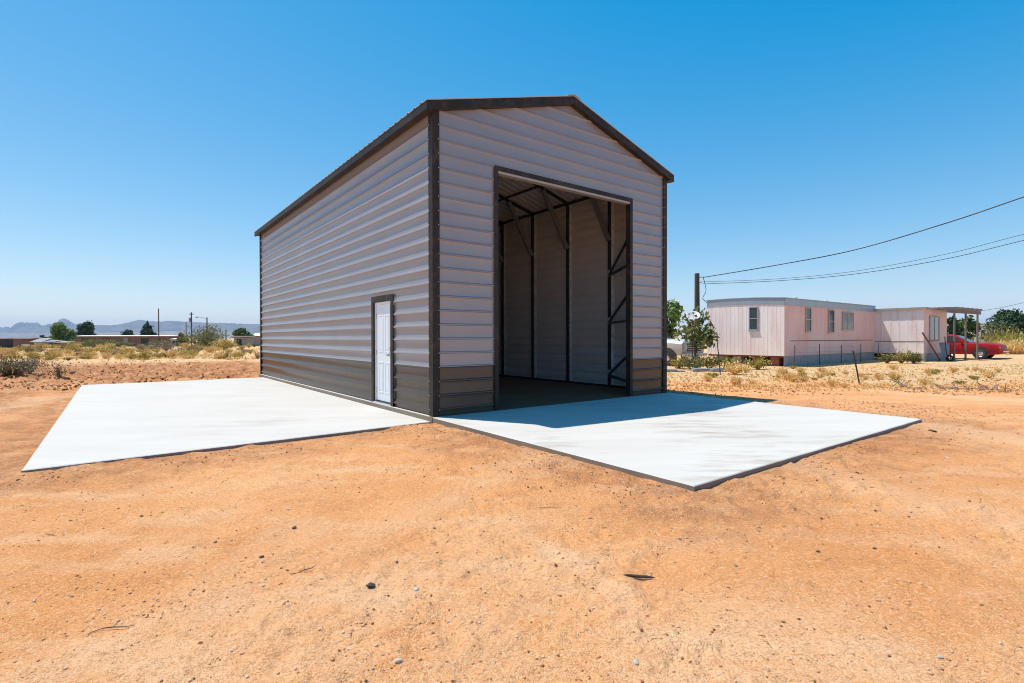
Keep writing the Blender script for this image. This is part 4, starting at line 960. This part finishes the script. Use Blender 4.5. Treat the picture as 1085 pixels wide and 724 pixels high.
# far left buildings and yard
def far_house(name, px0, px1, pyt, Y, wallm, roofm, label, cat, rise=.35, depth=6., eave=.4, openings=()):
    x0, x1 = A(px0, Y), A(px1, Y); z = min(gz(x0, Y), gz(x1, Y)) - .1; h = Zat(pyt, Y) - z
    o = empty(name, (x0, Y, z), 0, label, cat); L = x1 - x0; hw = h - rise
    mb = MB(); mb.box(0, L, 0, depth, 0, hw); mb.build('wall', M[wallm], o)
    mb = MB(); mb.hexa([(-eave, -eave, hw + .01), (L + eave, -eave, hw + .01), (L + eave, depth + eave, hw + .01), (-eave, depth + eave, hw + .01), (-eave, -eave, hw + .12), (L + eave, -eave, hw + .12), (L + eave, depth / 2, h), (-eave, depth / 2, h)])
    mb.add([(-eave, depth / 2, h), (L + eave, depth / 2, h), (L + eave, depth + eave, hw + .12), (-eave, depth + eave, hw + .12)], [(0, 1, 2, 3)])
    mb.build('roof', M[roofm], o)
    for a, b, c, d, nm, mt in openings:
        mb = MB(); mb.box(L * a, L * b, -.05, -.004, hw * c, hw * d); mb.build(nm, M[mt], o)
    return o
far_house('long_building', 79, 180, 354.6, 150., 'farbrown', 'farwhite', 'long low brown building with a pale flat roof beyond the field', 'building', .35, 9., .8, [(.08, .14, .3, .8, 'window', 'fardark'), (.3, .36, .3, .8, 'window', 'fardark'), (.52, .56, .02, .85, 'door', 'fargrey'), (.7, .78, .3, .8, 'window', 'fardark')])
far_house('garden_shed', 248, 266, 355.5, 95., 'fargrey', 'farbrown', 'grey shed under a green tree close to the garage corner', 'shed', .3, 4., .5, [(.15, .45, .02, .8, 'door', 'fardark')])
far_house('white_shed', 265.5, 292, 352.5, 105., 'farwhite', 'farwhite', 'white shed showing just left of the garage wall', 'shed', 1.1, 6., .3, [(.1, .35, .02, .55, 'doorway', 'fardark')])
far_house('barn', -22, 8, 357.2, 120., 'fardark', 'farbrown', 'dark open barn at the far left edge', 'barn', .3, 6., .5, [(.1, .5, .1, .5, 'panel', 'fargrey')])
far_house('barn', 14, 32, 356.8, 110., 'farbrown', 'farbrown', 'brown barn with a white stripe left of the bright tree', 'barn', .4, 6., .4, [(.5, 1., .25, .5, 'stripe', 'farwhite')])
far_house('tin_shed', 36, 44, 357.6, 108., 'fartan', 'fargrey', 'tan shed with slanting grey roof beside the brown barn', 'shed', .9, 4., .5, [(.2, .5, .05, .7, 'door', 'farbrown')])
far_house('tin_shed', 48, 57, 359.8, 104., 'bluejunk', 'fargrey', 'low dark blue shed under the bright green tree', 'shed', .4, 4., .3, [(.5, .85, .05, .9, 'opening', 'fardark')])
far_house('tin_shed', 60, 71, 361., 104., 'farbrown', 'fartan', 'low reddish shed right of the dark blue shed', 'shed', .3, 4., .3, [(.1, .3, .05, .9, 'opening', 'fardark')])
far_house('trailer', 181, 190, 358, 130., 'fargrey', 'farwhite', 'small grey trailer at the right end of the long brown building', 'trailer', .3, 4., .2, [(.2, .5, .4, .8, 'window', 'fardark')])
far_house('white_house', 1031, 1047, 341.5, 75., 'farwhite', 'fargrey', 'white house glimpsed behind the red sedan and last porch post', 'house', .5, 6., .3, [(.55, .8, .35, .75, 'window', 'fardark')])
# far poles
for px, py, Y, r, lab in ((168.3, 326.5, 150, .16, 'tallest thin bare pole rising behind the pale roof'), (203, 330.5, 140, .2, 'utility pole with a transformer can behind the largest olive bush'), (197.3, 341, 140, .13, 'short thin pole just left of the transformer pole'), (219.5, 336, 130, .17, 'pole with a lamp arm reaching left above the largest olive bush'), (239.5, 349.5, 180, .2, 'short stub pole right of the lamp pole')):
    x = A(px, Y); z = gz(x, Y); h = Zat(py, Y) - z; o = empty('utility_pole', (x, Y, z), 0, lab, 'pole')
    mb = MB(); mb.tube([(0, 0, -.2), (0, 0, h)], [r * 1.1, r * .8], 8); mb.build('post', M['polewood'], o)
    if px == 203:
        mb = MB(); mb.tube([(-.42, 0, h - 2.6), (-.42, 0, h - 1.5)], .28, 10); mb.build('transformer', M['fargrey'], o)
        mb = MB(); mb.box(-.6, .6, -.08, .08, h - .6, h - .4); mb.build('crossarm', M['polewood'], o)
    if px == 219.5:
        mb = MB(); mb.tube([(0, 0, h - .4), (-1.2, 0, h + .0), (-2.3, 0, h + .1)], .05, 6); mb.build('lamp_arm', M['galv'], o)
        mb = MB(); mb.tube([(-2.2, 0, h + .1), (-2.5, 0, h + .06), (-2.9, 0, h + .02)], [.08, .2, .1], 8); mb.build('lamp_head', M['fargrey'], o)
# fence posts near the home
def tpost(a, b, label, group=None):
    p0 = on(*a); Y = p0.y; top = Vector((A(b[0], Y), Y, Zat(b[1], Y))); d = top - p0
    o = empty('fence_post', p0, 0, label, 'post', group); mb = MB(); mb.bar(d * -.1, d, .042, .008); mb.bar(Vector((0, .012, 0)) - d * .1, Vector((0, .012, 0)) + d * .995, .008, .03)
    for k in range(8): q = d * (.3 + .08 * k); mb.box(q.x - .012, q.x + .012, q.y - .016, q.y - .0045, q.z, q.z + .012)
    mb.build('stake', M['tpost'], o); return o
tpost((763.5, 397.5), (759.8, 359.5), 'thin dark steel fence post before the end of the mobile home')
tpost((911, 408), (904.2, 372.5), 'tilted dark steel fence post alone on the verge')
WF = empty('wire_fence', LW(-.1, -.45, -.1, MO), TH, 'low wire fence on thin posts along the grey skirting', 'fence')
for k in range(5):
    mb = MB(); mb.tube([(.1 + k * 2.6, 0, -.1), (.1 + k * 2.6 + .02, .01, .98 + .05 * math.sin(k * 2))], .018, 6); mb.build('post', M['tpost'], WF)
for k in range(4):
    mb = MB(); mb.tube([(.1 + i * 2.6 / 4, .0, .2 + .22 * k - .012 * math.sin(i * math.pi / 4) ** 2) for i in range(17)], .004, 4); mb.build('wire', M['galv'], WF)
# leaning pipe, junk by the room wall, boards, branches, stones
p0 = on(997.5, 383); Y = p0.y
mb = MB(); mb.tube([(0, 0, -.03), (A(979, Y - .4) - p0.x, -.3, Zat(353.5, Y - .4) - p0.z)], .04, 8); o = mb.build('rusty_pipe', M['rust'], smooth=50); o.location = p0; tag(o, 'rusty red pipe leaning in front of the pink room window', 'pipe')
p0 = on(1005, 383); J = empty('wheelbarrow', p0, R(25), 'dark upended wheelbarrow between the pink room and the first porch post', 'wheelbarrow')
mb = MB(); mb.hexa([(-.25, 0, .25), (.25, 0, .25), (.32, .12, .25), (-.32, .12, .25), (-.3, .1, 1.02), (.3, .1, 1.02), (.38, .3, 1.05), (-.38, .3, 1.05)]); mb.build('tray', M['bluejunk'], J, bevel=.02)
for s in (-1, 1):
    mb = MB(); mb.tube([(s * .05, -.05, .05), (s * .22, .0, .5), (s * .34, .03, 1.38)], .022, 7); mb.build('handle', M['darktwig'], J)
mb = MB(); mb.lathe((0, -.05, .17), [(.1, -.04), (.17, -.04), (.19, 0), (.17, .04), (.1, .04)], (1, 0, 0), 18); mb.build('wheel', M['rubber'], J)
for px, py, L, rz, lab in ((750, 393.5, 1.5, .25, 'weathered grey board lying left of the thin fence post'), (768, 393.8, 1.1, -.15, 'weathered grey board lying right of the thin fence post'), (741, 392.6, .8, .5, 'short dark plank beside the olive bush'), (712, 394, 1.0, .1, 'pale plank on the soil near the garage corner')):
    p = on(px, py); mb = MB(); mb.box(-L / 2, L / 2, -.1, .1, 0, .045); mb.box(-L / 2 + .1, L / 2 - .3, -.06, .13, .048, .085); o = mb.build('plank', M['board']); o.location = p + Vector((0, 0, .01)); o.rotation_euler = (.05, .02, rz); tag(o, lab, 'plank')
def branch(name, px0, py0, px1, label, hgt, n, seed, mat='twig', r=.022, cat='branch'):
    p = on((px0 + px1) / 2, py0); Lx = (px1 - px0) / F_PX * p.y; rg = random.Random(seed); mb = MB()
    for k in range(n):
        a = Vector((rg.uniform(-.5, .35) * Lx, rg.uniform(-.35, .35), rg.uniform(.01, .05))); d = Vector((rg.uniform(.3, 1) * rg.choice((1, 1, -1)), rg.uniform(-.5, .5), rg.uniform(0, hgt))).normalized(); pts = [a]; l = rg.uniform(.25, .8) * min(1., Lx * .6)
        for q in range(4): d = (d + Vector((rg.uniform(-.3, .3), rg.uniform(-.3, .3), rg.uniform(-.35, .3)))).normalized(); nx = pts[-1] + d * l / 4; nx.z = max(nx.z, .01); pts.append(nx)
        rr0 = r * rg.uniform(.4, 1); mb.tube(pts, [rr0, rr0 * .8, rr0 * .6, rr0 * .4, rr0 * .15], 6)
    o = mb.build(name, M[mat], smooth=60); o.location = p; tag(o, label, cat); return o
branch('dead_branch', 0, 411, 0, '', .5, 1, 1); bpy.data.objects.remove(bpy.data.objects['dead_branch'])
branch('dead_branch', 938, 412, 985, 'reddish brown dead branch nearest the tilted fence post', .35, 14, 51, 'twig')
branch('dead_branch', 990, 412.5, 1022, 'grey heap of dead sticks midway along the verge', .6, 18, 52, 'twig')
branch('dead_branch', 1032, 414.5, 1068, 'bleached dead branch at the right end of the verge', .8, 20, 53, 'twig')
branch('dead_branch', 915, 397.5, 938, 'short dark stick lying beyond the tilted fence post', .1, 4, 54, 'darktwig')
# bark stick and twigs in the foreground
p = on(676, 611.5); mb = MB()
mb.tube([(-.092, .012, .012), (-.05, .002, .018), (0, -.006, .016), (.05, -.009, .015), (.088, -.004, .010)], [.002, .007, .009, .008, .003], 8)
mb.tube([(-.1, .02, .006), (-.02, .012, .012), (.07, .0, .008)], [.001, .004, .001], 6)
for k in range(9):
    x = -.06 + .016 * k; mb.tube([(x, 0, .014), (x + .016, random.uniform(-.03, .025), .012 + random.random() * .018)], [.003, .0008], 5)
o = mb.build('bark_stick', M['darktwig'], smooth=50); o.location = p; o.rotation_euler = (0, 0, -.05); tag(o, 'dark shaggy bark stick lying alone on the foreground dirt', 'stick')
for px, py, L, rz, lab in ((586, 540.5, .30, .05, 'thin pale twig lying below the near slab corner'), (322, 606, .16, .9, 'thin brown twig between the dark stone and the left edge'), (54, 568, .12, -.3, 'curled twig in the left foreground'), (120, 668, .17, .4, 'dark crooked twig in a shallow rut at lower left'), (804, 562, .14, .9, 'short forked twig right of the near slab corner')):
    p = on(px, py); rg = random.Random(int(px)); mb = MB(); pts = [Vector((L * (t - .5), rg.uniform(-.03, .03) * L * 3, .006 + rg.random() * .006)) for t in (0, .25, .5, .75, 1)]
    mb.tube(pts, [.0015, .0022, .0026, .002, .001], 6); mb.tube([pts[2], pts[2] + Vector((.1 * L, .18 * L, .012))], [.0016, .0007], 5)
    o = mb.build('twig', M['twig' if py < 600 else 'bark'], smooth=60); o.location = p; o.rotation_euler = (0, 0, rz); tag(o, lab, 'twig')
def rock_mesh(seed):
    rg = random.Random(seed); import bmesh
    bm = bmesh.new(); bmesh.ops.create_icosphere(bm, subdivisions=2, radius=1)
    ph_ = [Vector((rg.gauss(0, 1), rg.gauss(0, 1), rg.gauss(0, 1))).normalized() for _ in range(9)]; cut = [rg.uniform(.55, .9) for _ in ph_]
    for v in bm.verts:
        for n_, c in zip(ph_, cut):
            d = v.co.dot(n_)
            if d > c: v.co -= n_ * (d - c)
        v.co.z *= .62
    me = bpy.data.meshes.new('stone'); bm.to_mesh(me); bm.free(); return me
def stone(px, py, wpx, mat, label, group=None, name='stone', seed=None):
    p = on(px, py); s = wpx / F_PX * p.y / 2; me = rock_mesh(seed or int(px * 7 + py)); me.materials.append(M[mat]); o = link(bpy.data.objects.new(name, me)); o.location = p + Vector((0, 0, s * .25)); o.scale = (s, s * .85, s * .9); o.rotation_euler = (0, 0, px); tag(o, label, 'stone', group); return o
stone(393.5, 620, 11, 'stone_dark', 'dark brown stone alone in the centre foreground')
stone(441, 626.5, 8, 'stone_pale', 'pale stone just right of the dark brown stone')
stone(312, 559.5, 6, 'stone_dark', 'small dark stone upper left of the centre foreground')
stone(277, 593, 6, 'stone_dark', 'dark chip of stone near the thin brown twig')
stone(422, 702, 9, 'stone_pale', 'pale flat stone at the bottom edge below the dark stone')
stone(674, 702, 8, 'stone_pale', 'pale stone at the bottom edge below the bark stick')
stone(996, 696, 7, 'stone_pale', 'pale stone at the lower right')
stone(927, 582, 5, 'stone_dark', 'small dark stone in the right foreground')
stone(867, 587, 5, 'stone_dark', 'dark stone chip left of the small dark stone at right')
stone(589, 600, 4, 'stone_dark', 'tiny dark stone on the pale scuff left of the bark stick')
stone(988, 456.5, 8, 'stone_dark', 'dark clod beyond the far right corner of the near slab')
stone(77, 400, 8, 'stone_mid', 'rough brown clod behind the corner of the side slab', name='dirt_clod'); stone(70, 401.5, 5, 'stone_mid', 'smaller brown clod touching the rough one behind the side slab', name='dirt_clod')
stone(709, 408.5, 3, 'stone_dark', 'small dark stone on the soil beyond the garage corner')
for px, py in ((1003, 487), (460, 560), (228, 575), (150, 548), (305, 540), (560, 690), (780, 600), (830, 660), (245, 690), (475, 660), (720, 570), (975, 620), (1040, 640), (640, 560)):
    stone(px, py, 4.5, 'stone_pale' if (px % 2) else 'stone_mid', 'small weathered pebble lying on the open orange dirt', 'pebbles on the foreground dirt', name='pebble')

# gravel: pebbles and clods strewn over the dirt (one object)
n = 26000; th_ = RNG.uniform(R(40), R(142), n); r_ = 1.1 + 9.5 * RNG.random(n) ** 1.6
x, y = r_ * np.cos(th_), r_ * np.sin(th_); dx, dy = x - X0, y - Y0; u = CT * dx + ST * dy; v_ = -ST * dx + CT * dy
cl = fbm(x * 1.4, y * 1.4, 3, 17); keep = (~((u > -.15) & (u < 6.2) & (v_ > -4.7))) & (~((u > -5.05) & (u < 0) & (v_ > -.3))) & (RNG.random(n) < .25 + 1.6 * smooth(.42, .66, cl))
x, y = x[keep], y[keep]; n = len(x)
# a bed of lighter gravel right of the apron and clods in the churned strip
m2 = 1500; uu = RNG.uniform(6.2, 8.8, m2); vv = RNG.normal(-3.9, .8, m2); x2 = X0 + CT * uu - ST * vv; y2 = Y0 + ST * uu + CT * vv
m3 = 9000; a3 = RNG.uniform(-20, 300, m3); b3 = RNG.uniform(381, 412, m3); pts3 = np.array([list(G(p_, q_))[:2] for p_, q_ in zip(a3, b3)]); du, dv = pts3[:, 0] - X0, pts3[:, 1] - Y0; u3 = CT * du + ST * dv; v3 = -ST * du + CT * dv
k3 = ((u3 < -5.05) | (v3 > 11.7)) & ~((u3 > -.1) & (v3 > 0)); pts3 = pts3[k3]
m4 = 2600; e4 = RNG.random(m4); o4 = np.abs(RNG.normal(0, .55, m4)) + .02; w4 = RNG.integers(0, 3, m4)
u4 = np.where(w4 == 0, SS_U + e4 * 4.85, np.where(w4 == 1, -.06 - o4 * .0 - .0, 6.13 * e4)); v4 = np.where(w4 == 0, -.2 + .18 * e4 - o4, np.where(w4 == 1, -4.6 * e4, -4.63 - o4)); u4 = np.where(w4 == 1, -.07 - o4, u4)
ok4 = fbm(u4 * 1.5, v4 * 1.5, 3, 19) > .46; u4, v4 = u4[ok4], v4[ok4]; x4 = X0 + CT * u4 - ST * v4; y4 = Y0 + ST * u4 + CT * v4
px_ = np.concatenate([x, x2, pts3[:, 0], x4]); py_ = np.concatenate([y, y2, pts3[:, 1], y4]); m5 = 5000; a5 = RNG.uniform(700, 1110, m5); b5 = 386 + 34 * RNG.random(m5) ** 1.3; p5 = np.array([list(G(p_, q_))[:2] for p_, q_ in zip(a5, b5)]); du, dv = p5[:, 0] - X0, p5[:, 1] - Y0; u5 = CT * du + ST * dv; v5 = -ST * du + CT * dv
um, vm = CT * (p5[:, 0] - MO[0]) + ST * (p5[:, 1] - MO[1]), -ST * (p5[:, 0] - MO[0]) + CT * (p5[:, 1] - MO[1])
p5 = p5[(u5 > 6.4) & ~((um > -.2) & (um < 16.2) & (vm > -2.5)) & (fbm(p5[:, 0] * .8, p5[:, 1] * .8, 3, 29) > .40)]
px_ = np.concatenate([px_, p5[:, 0]]); py_ = np.concatenate([py_, p5[:, 1]])
hz, _, _ = ground_h(px_, py_)
sz = np.concatenate([.0022 + .0085 * RNG.random(n) ** 4 , .006 + .012 * RNG.random(m2) ** 2, .008 + .055 * RNG.random(len(pts3)) ** 5, .004 + .012 * RNG.random(len(x4)) ** 3, .006 + .035 * RNG.random(len(p5)) ** 3])
oc = np.array([(1, 0, 0), (0, 1, 0), (-1, 0, 0), (0, -1, 0), (0, 0, .75), (0, 0, -.5)]); nn = len(px_)
ro = RNG.random(nn) * 6.28; cR, sR = np.cos(ro), np.sin(ro); V = oc[None] * (.65 + .7 * RNG.random((nn, 6, 1))); V = np.stack([V[..., 0] * cR[:, None] - V[..., 1] * sR[:, None] * .8, V[..., 0] * sR[:, None] + V[..., 1] * cR[:, None] * .8, V[..., 2]], -1) * sz[:, None, None] + np.column_stack([px_, py_, hz + sz * .2])[:, None]
ft = np.array([(0, 1, 4), (1, 2, 4), (2, 3, 4), (3, 0, 4), (1, 0, 5), (2, 1, 5), (3, 2, 5), (0, 3, 5)])
F_ = (np.arange(nn)[:, None, None] * 6 + ft[None]).reshape(-1, 3)
M['gravel'] = leafmat('gravel_bits', [(.13, .065, .04), (.40, .19, .09), (.55, .28, .13), (.62, .34, .17), (.66, .42, .24), (.74, .56, .40)], .9, 0.)
nc = len(pts3) + len(x4) + len(p5); cut = (nn - nc) * 8
tag(np_mesh('gravel', V[:nn - nc].reshape(-1, 3), F_[:cut], M['gravel']), kind='stuff')
M['clod'] = leafmat('soil_clods', [(.16, .07, .035), (.34, .14, .055), (.50, .22, .085), (.58, .29, .13)], .95, 0.)
tag(np_mesh('dirt_clods', V[nn - nc:].reshape(-1, 3), F_[cut:] - (nn - nc) * 6, M['clod']), kind='stuff')
# dry grass over the fields (one object)
def grass(n, pos, hmin, hmax, seed):
    rg = np.random.default_rng(seed); bl = 12; z, _, _ = ground_h(pos[:, 0], pos[:, 1]); c = np.column_stack([pos, z])
    ang = rg.random((n, bl)) * 6.283; ht = (hmin + (hmax - hmin) * rg.random((n, 1)) ** 2) * (.5 + .6 * rg.random((n, bl))); sp_ = ht * (.2 + .7 * rg.random((n, bl)))
    base = c[:, None] + np.stack([np.cos(ang) * ht * .25, np.sin(ang) * ht * .25, np.zeros_like(ang) - .01], -1)
    tip = c[:, None] + np.stack([np.cos(ang) * (ht * .25 + sp_), np.sin(ang) * (ht * .25 + sp_), ht], -1)
    sd_ = np.stack([-np.sin(ang), np.cos(ang), 0 * ang], -1) * (.05 * ht + .006)[..., None]
    V = np.stack([base - sd_, base + sd_, tip], 2).reshape(-1, 3); return V, np.arange(len(V)).reshape(-1, 3)
def scatter(n, x0, x1, y0, y1, pw=1., seed=0, cond=None, dens=None):
    rg = np.random.default_rng(seed); a_ = rg.uniform(x0, x1, n); b_ = y0 + (y1 - y0) * rg.random(n) ** pw; P = np.array([list(G(p_, q_))[:2] for p_, q_ in zip(a_, b_)])
    q = fbm(P[:, 0] * .5, P[:, 1] * .5, 3, 23); return P[rg.random(n) < .2 + 1.5 * smooth(.40, .62, q)]
gl = scatter(8000, -60, 276, 366.4, 381, 1.2, 1); g2_ = scatter(3000, 706, 1110, 385, 411, .9, 2); g3 = scatter(600, 706, 1110, 408, 416, 1., 3)
loc_ = np.column_stack([g2_[:, 0] - MO[0], g2_[:, 1] - MO[1]]); ug = CT * loc_[:, 0] + ST * loc_[:, 1]; vg = -ST * loc_[:, 0] + CT * loc_[:, 1]
g2_ = g2_[~((ug > -.1) & (vg > -.05) & (ug < 11.5)) & ~((ug > 11.2) & (ug < 16) & (vg > -2.3))]
Va, Fa = grass(len(gl), gl, .05, .26, 4); Vb, Fb = grass(len(g2_), g2_, .02, .085, 5); Vc, Fc = grass(len(g3), g3, .03, .09, 6)
V = np.vstack([Va, Vb, Vc]); F_ = np.vstack([Fa, Fb + len(Va), Fc + len(Va) + len(Vb)])
tag(np_mesh('dry_grass', V, F_, M['leaf_straw']), kind='stuff')

# ------------------------------------------------------------------ hills and air
def hill_mat(name, a, b):
    m, nt, bs = nmat(name); v = coords(nt); n1 = noise(nt, v, .006, 8, .7); n2 = noise(nt, v, .03, 6, .65)
    nt.links.new(mixc(nt, ramp(nt, mathn(nt, 'ADD', mathn(nt, 'MULTIPLY', n1, .6), mathn(nt, 'MULTIPLY', n2, .4)), .35, .65), a, b), bs.inputs['Base Color']); bs.inputs['Roughness'].default_value = 1.; bs.inputs['Specular IOR Level'].default_value = 0.; return m
def ridge(name, ctrl, Y0_, Y1_, mat, rough, seed, px_step=.5):
    pxs = np.arange(ctrl[0][0], ctrl[-1][0], px_step); top = np.interp(pxs, [c[0] for c in ctrl], [c[1] for c in ctrl]); top = top + (fbm(pxs * .35, pxs * 0 + seed, 3, seed) - .5) * 2.2 * rough * np.where(pxs < 80, 2.6, .8)
    nd = 44; t = np.linspace(0, 1, nd); PX, T = np.meshgrid(pxs, t, indexing='ij'); Yd = Y0_ + (Y1_ - Y0_) * T
    X = (PX - 515) / F_PX * Yd; tz = (358 - top)[:, None] / F_PX * (Y0_ + (Y1_ - Y0_) * .72) + CAMH
    sh = np.where(T < .72, smooth(0, .72, T) ** 1.5, smooth(1., .72, T))
    nz = fbm(X * .004, Yd * .004, 5, seed); rg_ = 1 - np.abs(2 * fbm(X * .0022 + 9, Yd * .0012, 4, seed + 9) - 1)
    Z = -6 + (tz + 6) * sh * (1 - rough * (1 - rg_) * (1 - np.abs(T - .72) * 0) * (1 - sh) ** .3) + (nz - .5) * 40 * rough * sh
    v = np.column_stack([X.ravel(), Yd.ravel(), Z.ravel()]); n0 = len(pxs)
    i, j = np.meshgrid(np.arange(n0 - 1), np.arange(nd - 1), indexing='ij'); f = np.stack([i * nd + j, (i + 1) * nd + j, (i + 1) * nd + j + 1, i * nd + j + 1], -1).reshape(-1, 4)
    o = np_mesh(name, v, f, mat); return tag(o, kind='structure')
M['hill'] = hill_mat('desert_hill', (.06, .05, .048), (.33, .24, .19)); M['plain'] = hill_mat('bajada', (.18, .14, .12), (.36, .28, .24))
ridge('hills', [(-260, 351), (-120, 348), (-60, 347), (0, 346), (8, 345.5), (11, 346.5), (15, 344), (20, 341.5), (24, 340), (27, 341.3), (31, 340.6), (36, 341), (40, 340.2), (44, 342.5), (52, 342.8), (58, 341.8), (61.5, 341), (63, 338.5), (66, 336.8), (69, 337.2), (72, 338.6), (76, 340.5), (79, 342), (90, 343.5), (100, 343.6), (112, 343.8), (124, 343.4), (133, 342.), (141, 340), (147, 338.8), (155, 339.6), (166, 340), (180, 339.8), (200, 340.3), (215, 341.6), (240, 341.8), (262, 342.6), (277, 343), (330, 344), (430, 349), (520, 355), (600, 358)], 5800, 7400, M['hill'], .45, 201)
ridge('foothills', [(-260, 356), (-60, 353), (0, 352.4), (40, 351.6), (80, 352.4), (130, 351.4), (180, 350.4), (230, 351.4), (277, 352), (400, 355), (560, 358)], 4700, 5780, M['plain'], .25, 301, 1.)
DENS = 9e-5
mb = MB(); mb.box(-9700, 9700, -9700, 9700, -60, 330)
hm = bpy.data.materials.new('air'); hm.use_nodes = True; nt = hm.node_tree; nt.nodes.clear(); out = nt.nodes.new('ShaderNodeOutputMaterial'); pv = nt.nodes.new('ShaderNodeVolumePrincipled')
pv.inputs['Color'].default_value = (.43, .72, 1., 1); pv.inputs['Density'].default_value = DENS; pv.inputs['Anisotropy'].default_value = .0; nt.links.new(pv.outputs[0], out.inputs['Volume'])
hz_o = mb.build('haze', hm); tag(hz_o, kind='stuff'); hz_o.display_type = 'WIRE'
